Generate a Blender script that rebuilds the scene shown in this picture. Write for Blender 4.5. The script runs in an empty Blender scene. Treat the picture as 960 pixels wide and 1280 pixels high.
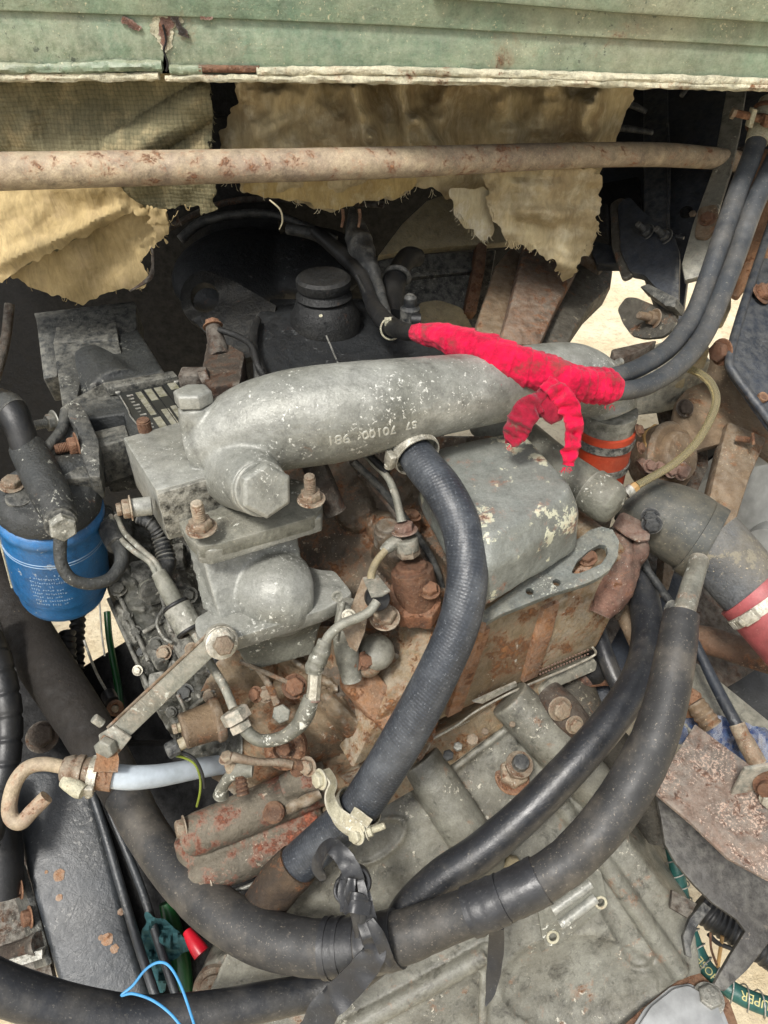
import bpy, bmesh, math, random
from mathutils import Vector, Matrix, noise
R = math.radians
V = Vector
random.seed(7)
# ------------------------------------------------------------------ camera, sky, sun
SC = bpy.context.scene
COL = SC.collection
W, H = 960.0, 1280.0
F = 1280 * 26 / 36.0
PITCH = R(40)
CAM = V((0, 0, 1.6))
FWD = V((0, math.cos(PITCH), -math.sin(PITCH)))
UPV = V((0, math.sin(PITCH), math.cos(PITCH)))
RT = V((1, 0, 0))
cd = bpy.data.cameras.new('camera'); cam = bpy.data.objects.new('camera', cd); COL.objects.link(cam)
cd.sensor_fit = 'VERTICAL'; cd.sensor_height = 36; cd.lens = 26; cd.clip_start = 0.01; cd.clip_end = 500
cam.location = CAM; cam.rotation_euler = (R(90) - PITCH, 0, 0)
SC.camera = cam
SUN_EL, SUN_AZ = R(58), R(-150)      # azimuth measured from +Y, clockwise seen from above
wd = bpy.data.worlds.new("World"); SC.world = wd; wd.use_nodes = True
nt = wd.node_tree
sky = nt.nodes.new('ShaderNodeTexSky'); sky.sky_type = 'NISHITA'; sky.sun_disc = False
sky.sun_elevation = SUN_EL; sky.sun_rotation = SUN_AZ; sky.dust_density = 4; sky.air_density = 1.2; sky.ozone_density = 0.5
hs = nt.nodes.new('ShaderNodeHueSaturation'); hs.inputs['Saturation'].default_value = 0.22
nt.links.new(sky.outputs[0], hs.inputs['Color'])
bg = nt.nodes['Background']; nt.links.new(hs.outputs[0], bg.inputs[0]); bg.inputs[1].default_value = 0.072
sl = bpy.data.lights.new('sun', 'SUN'); sl.energy = 1.5; sl.angle = R(10); sl.color = (1, 0.96, 0.9)
sun = bpy.data.objects.new('sun', sl); COL.objects.link(sun)
sd = V((math.sin(SUN_AZ) * math.cos(SUN_EL), math.cos(SUN_AZ) * math.cos(SUN_EL), math.sin(SUN_EL)))
sun.rotation_euler = sd.to_track_quat('Z', 'Y').to_euler(); sun.location = (0, 0, 4)
vs = SC.view_settings; vs.view_transform = 'Standard'; vs.look = 'None'; vs.gamma = 1; vs.use_curve_mapping = False
vs.exposure = 1.3

# ------------------------------------------------------------------ placing
def P(x, y, d): return CAM + d * (FWD + RT * ((x - 480) / F) + UPV * ((640 - y) / F))
def RAY(x, y): return FWD + RT * ((x - 480) / F) + UPV * ((640 - y) / F)
def PZ(x, y, z):
    r = RAY(x, y); return CAM + r * ((z - CAM.z) / r.z)
def plane(A, B, C):
    A, B, C = P(*A), P(*B), P(*C)
    n = (B - A).cross(C - A).normalized()
    if n.dot(A - CAM) > 0: n = -n          # normal looks at the camera
    return A, n
def PP(x, y, pl):
    r = RAY(x, y); return CAM + r * ((pl[0] - CAM).dot(pl[1]) / r.dot(pl[1]))
def D(a, b): return (P(*b) - P(*a)).normalized()
Z = V((0, 0, 1))
def frame(ax):
    ax = V(ax).normalized()
    h = V((0, 0, 1)) if abs(ax.z) < 0.9 else V((1, 0, 0))
    u = h.cross(ax).normalized(); return u, ax.cross(u).normalized(), ax
def spline(pts, n=10):
    """Catmull-Rom through tuples (vector, radius)"""
    out = []; m = len(pts)
    for i in range(m - 1):
        p0, p1, p2, p3 = pts[max(i - 1, 0)], pts[i], pts[i + 1], pts[min(i + 2, m - 1)]
        for k in range(n):
            t = k / n; t2, t3 = t * t, t * t * t
            a, b, c, e = -t3 + 2 * t2 - t, 3 * t3 - 5 * t2 + 2, -3 * t3 + 4 * t2 + t, t3 - t2
            out.append(((p0[0] * a + p1[0] * b + p2[0] * c + p3[0] * e) * 0.5, (p0[1] * a + p1[1] * b + p2[1] * c + p3[1] * e) * 0.5))
    out.append(pts[-1]); return out
def pxs(*q):
    """pixel path (x, y, depth, radius px) -> [(Vector, radius m)]"""
    return [(P(a[0], a[1], a[2]), a[3] * a[2] / F) for a in q]

# ------------------------------------------------------------------ mesh builder
class MB:
    def __init__(s): s.v = []; s.f = []; s.uv = {}
    def add(s, vs, fs, uvs=None):
        o = len(s.v); s.v += [V(a) for a in vs]
        for i, f in enumerate(fs):
            if uvs: s.uv[len(s.f)] = uvs[i]
            s.f.append(tuple(o + j for j in f))
        return s
    def tube(s, pts, seg=20, n=10, caps=(1, 1), rf=None, twist=0):
        """pts [(Vector, r)]; rf(length m, angle, t) -> radius factor"""
        q = spline(pts, n) if n > 1 else pts
        vs, fs, us = [], [], []
        L = 0; T = None; u = None; Ls = []
        tot = sum((q[i + 1][0] - q[i][0]).length for i in range(len(q) - 1)) or 1
        for i, (p, r) in enumerate(q):
            a = q[max(i - 1, 0)][0]; b = q[min(i + 1, len(q) - 1)][0]
            t = (b - a).normalized()
            if u is None: u, w, _ = frame(t)
            else:
                u = (u - t * u.dot(t)).normalized(); w = t.cross(u)
            if i: L += (p - q[i - 1][0]).length
            Ls.append(L)
            for k in range(seg):
                an = 2 * math.pi * k / seg + twist * L
                rr = r * (rf(L, an, L / tot) if rf else 1)
                vs.append(p + (u * math.cos(an) + w * math.sin(an)) * rr)
        for i in range(len(q) - 1):
            for k in range(seg):
                k2 = (k + 1) % seg
                fs.append((i * seg + k, i * seg + k2, (i + 1) * seg + k2, (i + 1) * seg + k))
                c = 2 * math.pi * q[0][1]
                us.append(((k / seg * c, Ls[i]), ((k + 1) / seg * c, Ls[i]), ((k + 1) / seg * c, Ls[i + 1]), (k / seg * c, Ls[i + 1])))
        z0 = ((0, 0),) * seg
        if caps[0]: fs.append(tuple(range(seg))[::-1]); us.append(z0)
        if caps[1]: fs.append(tuple((len(q) - 1) * seg + k for k in range(seg))); us.append(z0)
        return s.add(vs, fs, us)
    def cyl(s, a, b, r, r2=None, seg=20, caps=(1, 1)):
        return s.tube([(V(a), r), (V(b), r if r2 is None else r2)], seg, 1, caps)
    def lathe(s, p, ax, prof, seg=28, sx=1.0, ref=None):
        u, w, ax = frame(ax)
        if ref is not None: u = (V(ref) - ax * V(ref).dot(ax)).normalized(); w = ax.cross(u)
        p = V(p); vs = []; fs = []; us = []
        for h, r in prof:
            for k in range(seg):
                an = 2 * math.pi * k / seg
                vs.append(p + ax * h + (u * math.cos(an) * sx + w * math.sin(an)) * r)
        for i in range(len(prof) - 1):
            for k in range(seg):
                k2 = (k + 1) % seg
                fs.append((i * seg + k, i * seg + k2, (i + 1) * seg + k2, (i + 1) * seg + k))
        fs.append(tuple(range(seg))[::-1]); fs.append(tuple((len(prof) - 1) * seg + k for k in range(seg)))
        return s.add(vs, fs)
    def ring(s, p, ax, R0, r, seg=32, sec=10, a0=0, a1=2 * math.pi, flat=1.0):
        """torus (or arc) with section radius r, flattened along the axis by flat"""
        u, w, ax = frame(ax); full = abs(a1 - a0) > 6.28; n = seg if full else seg + 1
        vs = []; fs = []
        for i in range(n):
            an = a0 + (a1 - a0) * i / seg; dr = u * math.cos(an) + w * math.sin(an)
            for k in range(sec):
                b = 2 * math.pi * k / sec
                vs.append(V(p) + dr * (R0 + r * math.cos(b)) + ax * (r * flat * math.sin(b)))
        for i in range(seg):
            j = (i + 1) % n
            for k in range(sec):
                k2 = (k + 1) % sec; fs.append((i * sec + k, j * sec + k, j * sec + k2, i * sec + k2))
        if not full: fs.append(tuple(range(sec))); fs.append(tuple((n - 1) * sec + k for k in range(sec))[::-1])
        return s.add(vs, fs)
    def prism(s, pts, vec):
        n = len(pts); pts = [V(p) for p in pts]; vec = V(vec)
        nn = V((0, 0, 0))
        for i in range(n): nn += (pts[i] - pts[0]).cross(pts[(i + 1) % n] - pts[0])
        if nn.dot(vec) > 0: pts = pts[::-1]
        vs = pts + [p + vec for p in pts]
        fs = [tuple(range(n)), tuple(range(2 * n - 1, n - 1, -1))] + [(i, n + i, n + (i + 1) % n, (i + 1) % n) for i in range(n)]
        return s.add(vs, fs)
    def hull(s, top, bot):
        """loft between two polygons with as many points"""
        n = len(top); vs = [V(a) for a in top] + [V(a) for a in bot]
        return s.add(vs, [tuple(range(n)), tuple(range(2 * n - 1, n - 1, -1))] + [(i, n + i, n + (i + 1) % n, (i + 1) % n) for i in range(n)])
    def plate(s, poly, pl, th, r=0, off=0.0):
        """pixel polygon on plane pl, thickness th away from its normal"""
        q = [PP(x, y, pl) + pl[1] * off for x, y in poly]
        if r: q = rounded(q, r)
        return s.prism(q, -pl[1] * th)
    def top(s, poly, z, th, r=0):
        q = [PZ(x, y, z) for x, y in poly]
        if r: q = rounded(q, r)
        return s.prism(q, V((0, 0, -th)))
    def box(s, c, ax, ay, az):
        c, ax, ay, az = V(c), V(ax), V(ay), V(az)
        return s.prism([c - ax - ay - az, c + ax - ay - az, c + ax + ay - az, c - ax + ay - az], az * 2)
    def ell(s, c, ax, rx, ry, rz, seg=24, rings=14):
        u, w, ax = frame(ax); vs = []; fs = []
        for i in range(rings + 1):
            t = math.pi * (i + 0.02) / (rings + 0.04)
            for k in range(seg):
                an = 2 * math.pi * k / seg
                vs.append(V(c) + u * rx * math.sin(t) * math.cos(an) + w * ry * math.sin(t) * math.sin(an) + ax * rz * math.cos(t))
        for i in range(rings):
            for k in range(seg):
                k2 = (k + 1) % seg; fs.append((i * seg + k, (i + 1) * seg + k, (i + 1) * seg + k2, i * seg + k2))
        fs.append(tuple(range(seg))); fs.append(tuple(rings * seg + k for k in range(seg))[::-1])
        return s.add(vs, fs)
    def hexa(s, p, ax, r, h, r2=None, tw=0.3, n=6, ch=0.12):
        u, w, ax = frame(ax); p = V(p); q = r if r2 is None else r2; vs = []; fs = []
        for hh, rr in ((0, r * .98), (h * ch, r), (h * (1 - ch * 1.2), q), (h, q * .86)):
            for k in range(n):
                an = 2 * math.pi * k / n + tw; vs.append(p + ax * hh + (u * math.cos(an) + w * math.sin(an)) * rr)
        for i in range(3):
            for k in range(n):
                k2 = (k + 1) % n; fs.append((i * n + k, i * n + k2, (i + 1) * n + k2, (i + 1) * n + k))
        fs.append(tuple(range(n))[::-1]); fs.append(tuple(3 * n + k for k in range(n)))
        return s.add(vs, fs)
    def mesh(s, name, sharp=38, bevel=0, bseg=2, remesh=0, smooth=0, disp=0, dscale=20, sub=0, cut=None, solid=0, origin=V((0, 0, 0))):
        me = bpy.data.meshes.new(name); me.from_pydata([tuple(v) for v in s.v], [], s.f)
        if s.uv and not remesh:
            lay = me.uv_layers.new(name='UVMap')
            for i, p in enumerate(me.polygons):
                u = s.uv.get(i)
                if u:
                    for j, li in enumerate(p.loop_indices):
                        if j < len(u): lay.data[li].uv = u[j]
        if not remesh:
            bm = bmesh.new(); bm.from_mesh(me); bmesh.ops.recalc_face_normals(bm, faces=bm.faces); bm.to_mesh(me); bm.free()
        mods = bevel or remesh or sub or cut or solid
        if mods:
            o = bpy.data.objects.new('tmp', me); COL.objects.link(o); extra = []
            if cut:
                cm = cut.mesh('cut'); co = bpy.data.objects.new('tmpc', cm); COL.objects.link(co); extra.append(co)
                m = o.modifiers.new('b', 'BOOLEAN'); m.operation = 'DIFFERENCE'; m.object = co; m.solver = 'EXACT'; m.use_self = True
            if solid: m = o.modifiers.new('s', 'SOLIDIFY'); m.thickness = solid; m.offset = 0
            if remesh:
                m = o.modifiers.new('r', 'REMESH'); m.mode = 'VOXEL'; m.voxel_size = remesh; m.adaptivity = 0
                if smooth: m = o.modifiers.new('s', 'SMOOTH'); m.factor = 0.5; m.iterations = smooth
            if bevel:
                m = o.modifiers.new('v', 'BEVEL'); m.width = bevel; m.segments = bseg; m.limit_method = 'ANGLE'; m.angle_limit = R(30); m.harden_normals = False
            if sub: m = o.modifiers.new('u', 'SUBSURF'); m.levels = sub; m.render_levels = sub
            dg = bpy.context.evaluated_depsgraph_get()
            me2 = bpy.data.meshes.new_from_object(o.evaluated_get(dg)); me2.name = name
            bpy.data.objects.remove(o)
            for e in extra: bpy.data.objects.remove(e)
            me = me2
        if disp:
            me.update(); nn = [v.normal.copy() for v in me.vertices]
            for v, n_ in zip(me.vertices, nn):
                c = v.co * dscale
                v.co += n_ * disp * (noise.noise(c) + 0.5 * noise.noise(c * 2.3))
        if origin.length: me.transform(Matrix.Translation(-origin))
        for p in me.polygons: p.use_smooth = True
        try: me.set_sharp_from_angle(angle=R(sharp))
        except Exception: pass
        return me
    def build(s, name, mat, parent=None, label=None, **k):
        org = wloc(parent)
        me = s.mesh(name, origin=org, **k); me.materials.append(mat)
        o = bpy.data.objects.new(name, me); COL.objects.link(o)
        if parent is not None: o.parent = parent
        if label: o['label'] = label
        return o
def rounded(q, r, n=4):
    out = []; m = len(q)
    for i in range(m):
        a, b, c = q[i - 1], q[i], q[(i + 1) % m]
        d1, d2 = (a - b), (c - b); rr = min(r, d1.length * .45, d2.length * .45)
        p1 = b + d1.normalized() * rr; p2 = b + d2.normalized() * rr
        for k in range(n + 1):
            t = k / n; out.append(p1 * (1 - t) ** 2 + b * 2 * t * (1 - t) + p2 * t * t)
    return out
def wloc(o):
    l = V((0, 0, 0))
    while o is not None: l = l + o.location; o = o.parent
    return l
def thing(name, label, cat, at, group=None):
    o = bpy.data.objects.new(name, None); COL.objects.link(o); o.location = at; o.empty_display_size = 0.02
    o['label'] = label; o['category'] = cat
    if group: o['group'] = group
    return o
def tag(o, label=None, cat=None, group=None, kind=None):
    for k, v in (('label', label), ('category', cat), ('group', group), ('kind', kind)):
        if v: o[k] = v
    return o
# relief sheet: dense casting, cloth or ground surface over a pixel polygon, with its own depth and thickness
def inside(x, y, poly):
    c = False; j = len(poly) - 1
    for i in range(len(poly)):
        xi, yi = poly[i]; xj, yj = poly[j]
        if (yi > y) != (yj > y) and x < (xj - xi) * (y - yi) / (yj - yi) + xi: c = not c
        j = i
    return c
def sheet(poly, dfun, step=4, th=0.004, rag=0, rs=0.12, smooth=2, seed=0):
    xs = [p[0] for p in poly]; ys = [p[1] for p in poly]
    x0, x1, y0, y1 = min(xs) - rag, max(xs) + rag, min(ys) - rag, max(ys) + rag
    nx, ny = int((x1 - x0) / step) + 1, int((y1 - y0) / step) + 1
    def jit(x, y):
        if not rag: return x, y
        a = noise.noise(V((x * rs, y * rs, seed))) + .6 * noise.noise(V((x * rs * 3, y * rs * 3, seed)))
        b = noise.noise(V((x * rs, y * rs, seed + 9))) + .6 * noise.noise(V((x * rs * 3, y * rs * 3, seed + 9)))
        return x + a * rag, y + b * rag
    cells = set()
    for i in range(nx):
        for j in range(ny):
            cx, cy = x0 + (i + .5) * step, y0 + (j + .5) * step
            if inside(*jit(cx, cy), poly): cells.add((i, j))
    idx = {}; pos = []; fs = []
    for (i, j) in sorted(cells):
        f = []
        for a, b in ((i, j), (i, j + 1), (i + 1, j + 1), (i + 1, j)):
            if (a, b) not in idx: idx[(a, b)] = len(pos); pos.append([x0 + a * step, y0 + b * step])
            f.append(idx[(a, b)])
        fs.append(f)
    ed = {}
    for f in fs:
        for k in range(4):
            e = tuple(sorted((f[k], f[(k + 1) % 4]))); ed[e] = ed.get(e, 0) + 1
    bn = {}
    for e, c in ed.items():
        if c == 1: bn.setdefault(e[0], []).append(e[1]); bn.setdefault(e[1], []).append(e[0])
    for _ in range(smooth):
        new = {}
        for v_, ns in bn.items():
            new[v_] = [(pos[v_][0] + sum(pos[q][0] for q in ns)) / (1 + len(ns)), (pos[v_][1] + sum(pos[q][1] for q in ns)) / (1 + len(ns))]
        for k, q in new.items(): pos[k] = q
    m = MB(); n = len(pos); dd = [dfun(x, y) for x, y in pos]
    vs = [P(p[0], p[1], d) for p, d in zip(pos, dd)]
    m.v = vs + [P(p[0], p[1], d + th) for p, d in zip(pos, dd)]
    m.f = [tuple(f) for f in fs] + [tuple(n + q for q in f[::-1]) for f in fs]
    for f in fs:
        for k in range(4):
            a, b = f[k], f[(k + 1) % 4]
            if ed[tuple(sorted((a, b)))] == 1: m.f.append((b, a, n + a, n + b))
    return m
def nz(x, y, s, seed=0): return noise.noise(V((x * s, y * s, seed)))
def segd(x, y, x1, y1, x2, y2):
    dx, dy = x2 - x1, y2 - y1; t = max(0, min(1, ((x - x1) * dx + (y - y1) * dy) / (dx * dx + dy * dy)))
    return math.hypot(x - x1 - t * dx, y - y1 - t * dy), t
def bumpf(d, w): return math.sqrt(max(0, 1 - (d / w) ** 2)) if d < w else 0
def sst(a, b, x):
    t = max(0, min(1, (x - a) / (b - a))); return t * t * (3 - 2 * t)

# ------------------------------------------------------------------ materials
def lin(c): return tuple((v / 255 / 12.92 if v <= 10 else ((v / 255 + 0.055) / 1.055) ** 2.4) for v in c) + (1,)
class NT:
    def __init__(s, name):
        s.m = bpy.data.materials.new(name); s.m.use_nodes = True; s.t = s.m.node_tree
        s.b = s.t.nodes['Principled BSDF']; s.tc = s.t.nodes.new('ShaderNodeTexCoord')
    def n(s, ty, **k):
        x = s.t.nodes.new(ty)
        for a, b in k.items():
            if hasattr(x, a): setattr(x, a, b)
            else: x.inputs[a.replace('_', ' ')].default_value = b
        return x
    def l(s, a, b): s.t.links.new(a, b)
    def noise(s, sc, det=5, ro=.6, co='Object', sx=None, dist=0):
        x = s.n('ShaderNodeTexNoise', Scale=sc, Detail=det, Roughness=ro, Distortion=dist)
        src = s.tc.outputs[co]
        if sx:
            mp = s.n('ShaderNodeMapping'); mp.inputs['Scale'].default_value = sx; s.l(src, mp.inputs[0]); src = mp.outputs[0]
        s.l(src, x.inputs[0]); return x.outputs[0]
    def ramp(s, f, a, b, ca=(0, 0, 0, 1), cb=(1, 1, 1, 1), mid=None):
        x = s.n('ShaderNodeValToRGB'); e = x.color_ramp.elements
        e[0].position = a; e[0].color = ca; e[1].position = b; e[1].color = cb
        if mid: q = e.new(mid[0]); q.color = mid[1]
        s.l(f, x.inputs[0]); return x.outputs[0]
    def mix(s, f, a, b, mode='MIX'):
        x = s.t.nodes.new('ShaderNodeMix'); x.data_type = 'RGBA'; x.blend_type = mode
        for i, v in ((0, f), (6, a), (7, b)):
            if hasattr(v, 'links') or isinstance(v, bpy.types.NodeSocket): s.l(v, x.inputs[i])
            else: x.inputs[i].default_value = v
        return x.outputs[2]
    def math(s, op, a, b=0):
        x = s.n('ShaderNodeMath', operation=op)
        for i, v in ((0, a), (1, b)):
            if isinstance(v, bpy.types.NodeSocket): s.l(v, x.inputs[i])
            else: x.inputs[i].default_value = v
        return x.outputs[0]
    def bump(s, h, st=.5, dist=.001, prev=None):
        x = s.n('ShaderNodeBump', Strength=st, Distance=dist); s.l(h, x.inputs['Height'])
        if prev is not None: s.l(prev, x.inputs['Normal'])
        return x.outputs[0]
    def fin(s, col, rough, nor=None, metal=0, spec=.5):
        b = s.b
        for k, v in (('Base Color', col), ('Roughness', rough), ('Metallic', metal), ('Specular IOR Level', spec)):
            if isinstance(v, bpy.types.NodeSocket): s.l(v, b.inputs[k])
            else: b.inputs[k].default_value = v
        if nor is not None: s.l(nor, b.inputs['Normal'])
        return s.m
RUST = [lin((154, 98, 58)), lin((88, 62, 44)), lin((186, 136, 90))]
def grime(name, base, dark, rust=0.0, chips=0.0, chipc=(205, 205, 195), rough=.55, metal=0.0, bump=.5, dust=.25, dustc=(150, 140, 122), edge=.3, edgec=(190, 188, 178), sc=1.0, rustc=None, chipsc=120, dirt=.5, vary=0.0, clus=.5):
    """old painted or bare casting: mottled colour, oil dirt, rust with stains, flaked paint, dust lying on top, worn edges"""
    t = NT(name)
    c = t.mix(t.ramp(t.noise(13 * sc, 6, .65), .36, .66), lin(base), lin(dark))
    c = t.mix(.75, c, t.ramp(t.noise(48 * sc, 9, .78), .32, .68, (.27, .27, .26, 1), (.72, .72, .71, 1)), 'OVERLAY')
    if dirt:
        dm = t.math('MULTIPLY', t.ramp(t.noise(38 * sc, 7, .72, dist=.5), .52, .66), t.ramp(t.noise(150, 4, .7), .35, .6, (.35,) * 3 + (1,)))
        c = t.mix(t.math('MULTIPLY', dm, dirt), c, lin(tuple(v * .42 for v in dark)))
    c = t.mix(.45, c, t.ramp(t.noise(520, 4, .7), .3, .7, (.30, .30, .30, 1), (.70, .70, .70, 1)), 'OVERLAY')
    geo = t.n('ShaderNodeNewGeometry')
    if dust:
        sep = t.n('ShaderNodeSeparateXYZ'); t.l(geo.outputs['Normal'], sep.inputs[0])
        up = t.ramp(sep.outputs[2], .2, .95)
        dn = t.math('MULTIPLY', up, t.ramp(t.noise(22 * sc, 6, .72), .3, .7))
        c = t.mix(t.math('MULTIPLY', dn, dust), c, lin(dustc))
        sp = t.math('MULTIPLY', t.ramp(t.noise(330, 2, .5), .64, .70), t.ramp(t.noise(17, 4, .6), .42, .62))
        c = t.mix(t.math('MULTIPLY', sp, min(1, dust * 1.6)), c, lin(tuple(min(255, v * 1.22) for v in dustc)))
    nor = t.bump(t.noise(260, 6, .7), min(1, bump * 1.1), .0016)
    nor = t.bump(t.noise(48, 6, .68), bump * .8, .005, nor)
    if edge:
        e = t.math('MULTIPLY', t.ramp(geo.outputs['Pointiness'], .52, .60), t.ramp(t.noise(90, 5, .7), .38, .6))
        c = t.mix(t.math('MULTIPLY', e, edge), c, lin(edgec))
    if chips:
        q = .70 - .16 * chips
        cl = t.ramp(t.noise(16 * sc, 4, .6), .38, .62)
        src = t.math('ADD', t.noise(chipsc * sc, 6, .7, dist=.3), t.math('MULTIPLY', t.math('SUBTRACT', cl, .5), .16 * clus * 2))
        cm = t.ramp(src, q, q + .025)
        c = t.mix(cm, c, lin(chipc)); nor = t.bump(cm, -.5, .0007, nor)
    rf = t.ramp(t.noise(70, 6, .7), .3, .7, (rough * .78,) * 3 + (1,), (min(1, rough * 1.35),) * 3 + (1,))
    if rust:
        q = .72 - .30 * rust
        src = t.noise(30 * sc, 9, .76, dist=.25)
        halo = t.ramp(src, q - .07, q + .04); core = t.ramp(src, q, q + .05)
        rc = rustc or RUST
        c = t.mix(t.math('MULTIPLY', halo, .5), c, rc[0])
        rcol = t.mix(t.ramp(t.noise(75, 8, .78), .38, .60), rc[1], t.mix(t.ramp(t.noise(140, 6, .7), .4, .65), rc[0], rc[2]))
        c = t.mix(t.math('MULTIPLY', core, .92), c, rcol)
        nor = t.bump(t.math('MULTIPLY', core, t.noise(210, 6, .75)), 1, .0022, nor)
        rf = t.mix(core, rf, (.88, .88, .88, 1))
    if vary:
        oi = t.n('ShaderNodeObjectInfo')
        c = t.mix(t.math('MULTIPLY', oi.outputs['Random'], vary), c, lin(tuple(v * .55 for v in dark)))
    return t.fin(c, rf, nor, metal)
def rubber(name, col, dustc=(120, 115, 105), dust=.3, rough=.5, weave=0, bump=.25, sp=.5):
    t = NT(name)
    c = t.mix(t.ramp(t.noise(25, 5), .3, .7), lin(col), lin(tuple(v * .72 for v in col)))
    c = t.mix(t.math('MULTIPLY', t.ramp(t.noise(16, 6, .68), .46, .72), dust), c, lin(dustc))
    c = t.mix(t.math('MULTIPLY', t.ramp(t.noise(180, 4, .7), .58, .72), dust * .8), c, lin(dustc))
    c = t.mix(.5, c, t.ramp(t.noise(55, 9, .8), .32, .68, (.3, .3, .3, 1), (.7, .7, .7, 1)), 'OVERLAY')
    c = t.mix(t.math('MULTIPLY', t.ramp(t.noise(420, 2, .5), .66, .71), dust * .9), c, lin(tuple(min(255, v * 1.25) for v in dustc)))
    nor = t.bump(t.noise(300, 5, .7), bump, .001)
    nor = t.bump(t.noise(60, 5, .65), bump, .003, nor)
    if weave:
        mp = t.n('ShaderNodeMapping'); mp.inputs['Rotation'].default_value = (0, 0, R(12)); t.l(t.tc.outputs['UV'], mp.inputs[0])
        w1 = t.n('ShaderNodeTexWave', wave_type='BANDS', bands_direction='Y', Scale=weave, Distortion=.6, Detail=1, Detail_Scale=3); t.l(mp.outputs[0], w1.inputs[0])
        w2 = t.n('ShaderNodeTexWave', wave_type='BANDS', bands_direction='X', Scale=weave * .8, Distortion=.4); t.l(mp.outputs[0], w2.inputs[0])
        hh = t.math('MULTIPLY', w1.outputs['Fac'], t.math('ADD', w2.outputs['Fac'], .35))
        nor = t.bump(t.math('MULTIPLY', hh, t.ramp(t.noise(20, 4), .35, .6, (.35,) * 3 + (1,))), .25, .0007, nor)
        c = t.mix(t.math('MULTIPLY', hh, .16), c, lin(tuple(min(255, v * 1.7) for v in col)))
    return t.fin(c, t.ramp(t.noise(40, 4), .3, .7, (rough * .8,) * 3 + (1,), (min(rough * 1.25, 1),) * 3 + (1,)), nor, 0, sp)
M = {}
M['cast'] = grime('cast_grey_paint', (142, 143, 138), (106, 107, 100), .06, .44, (196, 196, 188), .34, .12, .35, .12, (168, 166, 156), .5, chipsc=240, dirt=.5, clus=.35)
M['cast_low'] = grime('cast_grey_low', (112, 113, 104), (74, 74, 66), .12, .4, (190, 190, 180), .52, 0, .6, .35, (150, 144, 128), .5, dirt=.7)
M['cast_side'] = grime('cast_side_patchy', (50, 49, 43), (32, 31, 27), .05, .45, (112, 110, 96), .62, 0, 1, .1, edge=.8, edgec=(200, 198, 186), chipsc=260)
M['cover'] = grime('valve_cover_paint', (122, 126, 122), (96, 99, 95), .30, .46, (182, 182, 160), .38, 0, .5, .25, (150, 148, 138), .25, chipsc=95, rustc=[lin((176, 104, 66)), lin((130, 80, 56)), lin((196, 158, 118))], dirt=.4, clus=1.0)
M['bell'] = grime('bell_housing_paint', (118, 118, 110), (84, 82, 74), .24, .22, (176, 172, 158), .42, 0, .45, .15, (156, 149, 130), .9, edgec=(172, 168, 152), sc=1.1, dirt=1)
M['bell_dark'] = grime('housing_dark', (66, 62, 54), (40, 38, 33), .28, .3, (130, 124, 108), .65, 0, .9, .3, (112, 104, 88), .3)
M['block'] = grime('block_rusty_paint', (122, 106, 84), (74, 60, 46), .52, .2, (168, 162, 146), .66, 0, 1, .3, (150, 136, 112), .5, dirt=.9)
M['head'] = grime('head_side_rust', (132, 116, 90), (112, 92, 66), .54, .1, rough=.66, bump=.8, dust=.15, edge=.5, rustc=[lin((156, 100, 58)), lin((108, 76, 52)), lin((176, 128, 80))], dirt=.5)
M['rustribs'] = grime('rib_rust', (150, 106, 70), (108, 78, 54), .5, 0, rough=.78, bump=1, dust=.25, sc=1.6)
M['deck'] = grime('deck_grime', (90, 76, 60), (50, 40, 31), .46, .2, (150, 140, 120), .6, 0, 1, .25, edge=.5, dirt=.8)
M['rust'] = grime('rust_brown', (124, 84, 60), (74, 52, 40), .55, .1, (200, 170, 130), .8, 0, 1, .25, edge=.5, edgec=(196, 156, 120), sc=2, vary=.5, rustc=[lin((152, 98, 64)), lin((80, 56, 42)), lin((176, 130, 94))])
M['rust_pink'] = grime('rust_pink', (118, 86, 74), (78, 58, 50), .35, .05, rough=.8, bump=1, dust=.3, sc=2)
M['rust_dark'] = grime('rust_dark', (58, 44, 34), (28, 22, 18), .4, 0, rough=.8, bump=1, dust=.15, rustc=[lin((104, 68, 44)), lin((52, 38, 28)), lin((128, 92, 62))])
M['rust_bolt'] = grime('rusty_bolt', (158, 148, 130), (124, 96, 74), .40, .3, (208, 204, 190), .58, .3, .8, .25, edge=.8, edgec=(210, 200, 180), sc=4, vary=.55, rustc=[lin((164, 102, 66)), lin((92, 64, 48)), lin((188, 148, 112))])
M['zinc'] = grime('zinc_plated', (178, 174, 160), (136, 130, 116), .18, .3, (222, 218, 204), .42, .5, .5, .1, edge=.6, edgec=(226, 224, 214), sc=3)
M['steel'] = grime('plain_steel', (146, 146, 140), (100, 98, 90), .25, .2, (190, 190, 182), .42, .6, .6, .15, edge=.7, edgec=(205, 205, 198), sc=3)
M['strap'] = grime('strap_steel', (128, 130, 122), (98, 98, 90), .22, .35, (176, 178, 168), .48, .2, .6, .25, edge=.8, edgec=(190, 180, 164), sc=1.5, rustc=[lin((160, 112, 80)), lin((110, 82, 64)), lin((182, 142, 112))])
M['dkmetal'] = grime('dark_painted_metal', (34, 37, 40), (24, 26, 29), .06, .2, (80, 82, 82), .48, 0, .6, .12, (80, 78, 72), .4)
M['dkbox'] = grime('dark_casting', (52, 55, 56), (34, 36, 37), .06, .35, (150, 150, 140), .5, 0, .8, .25, (88, 86, 78), .7, edgec=(150, 148, 138), chipsc=200)
M['vdark'] = grime('sooty_metal', (6, 6, 7), (3, 3, 3), .12, 0, rough=.7, bump=.6, dust=.04, dustc=(30, 28, 24), edge=.0, rustc=[lin((20, 15, 11)), lin((12, 10, 8)), lin((28, 21, 15))])  # near-black metal; the deep shade under the cab is put into its colour
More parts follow.
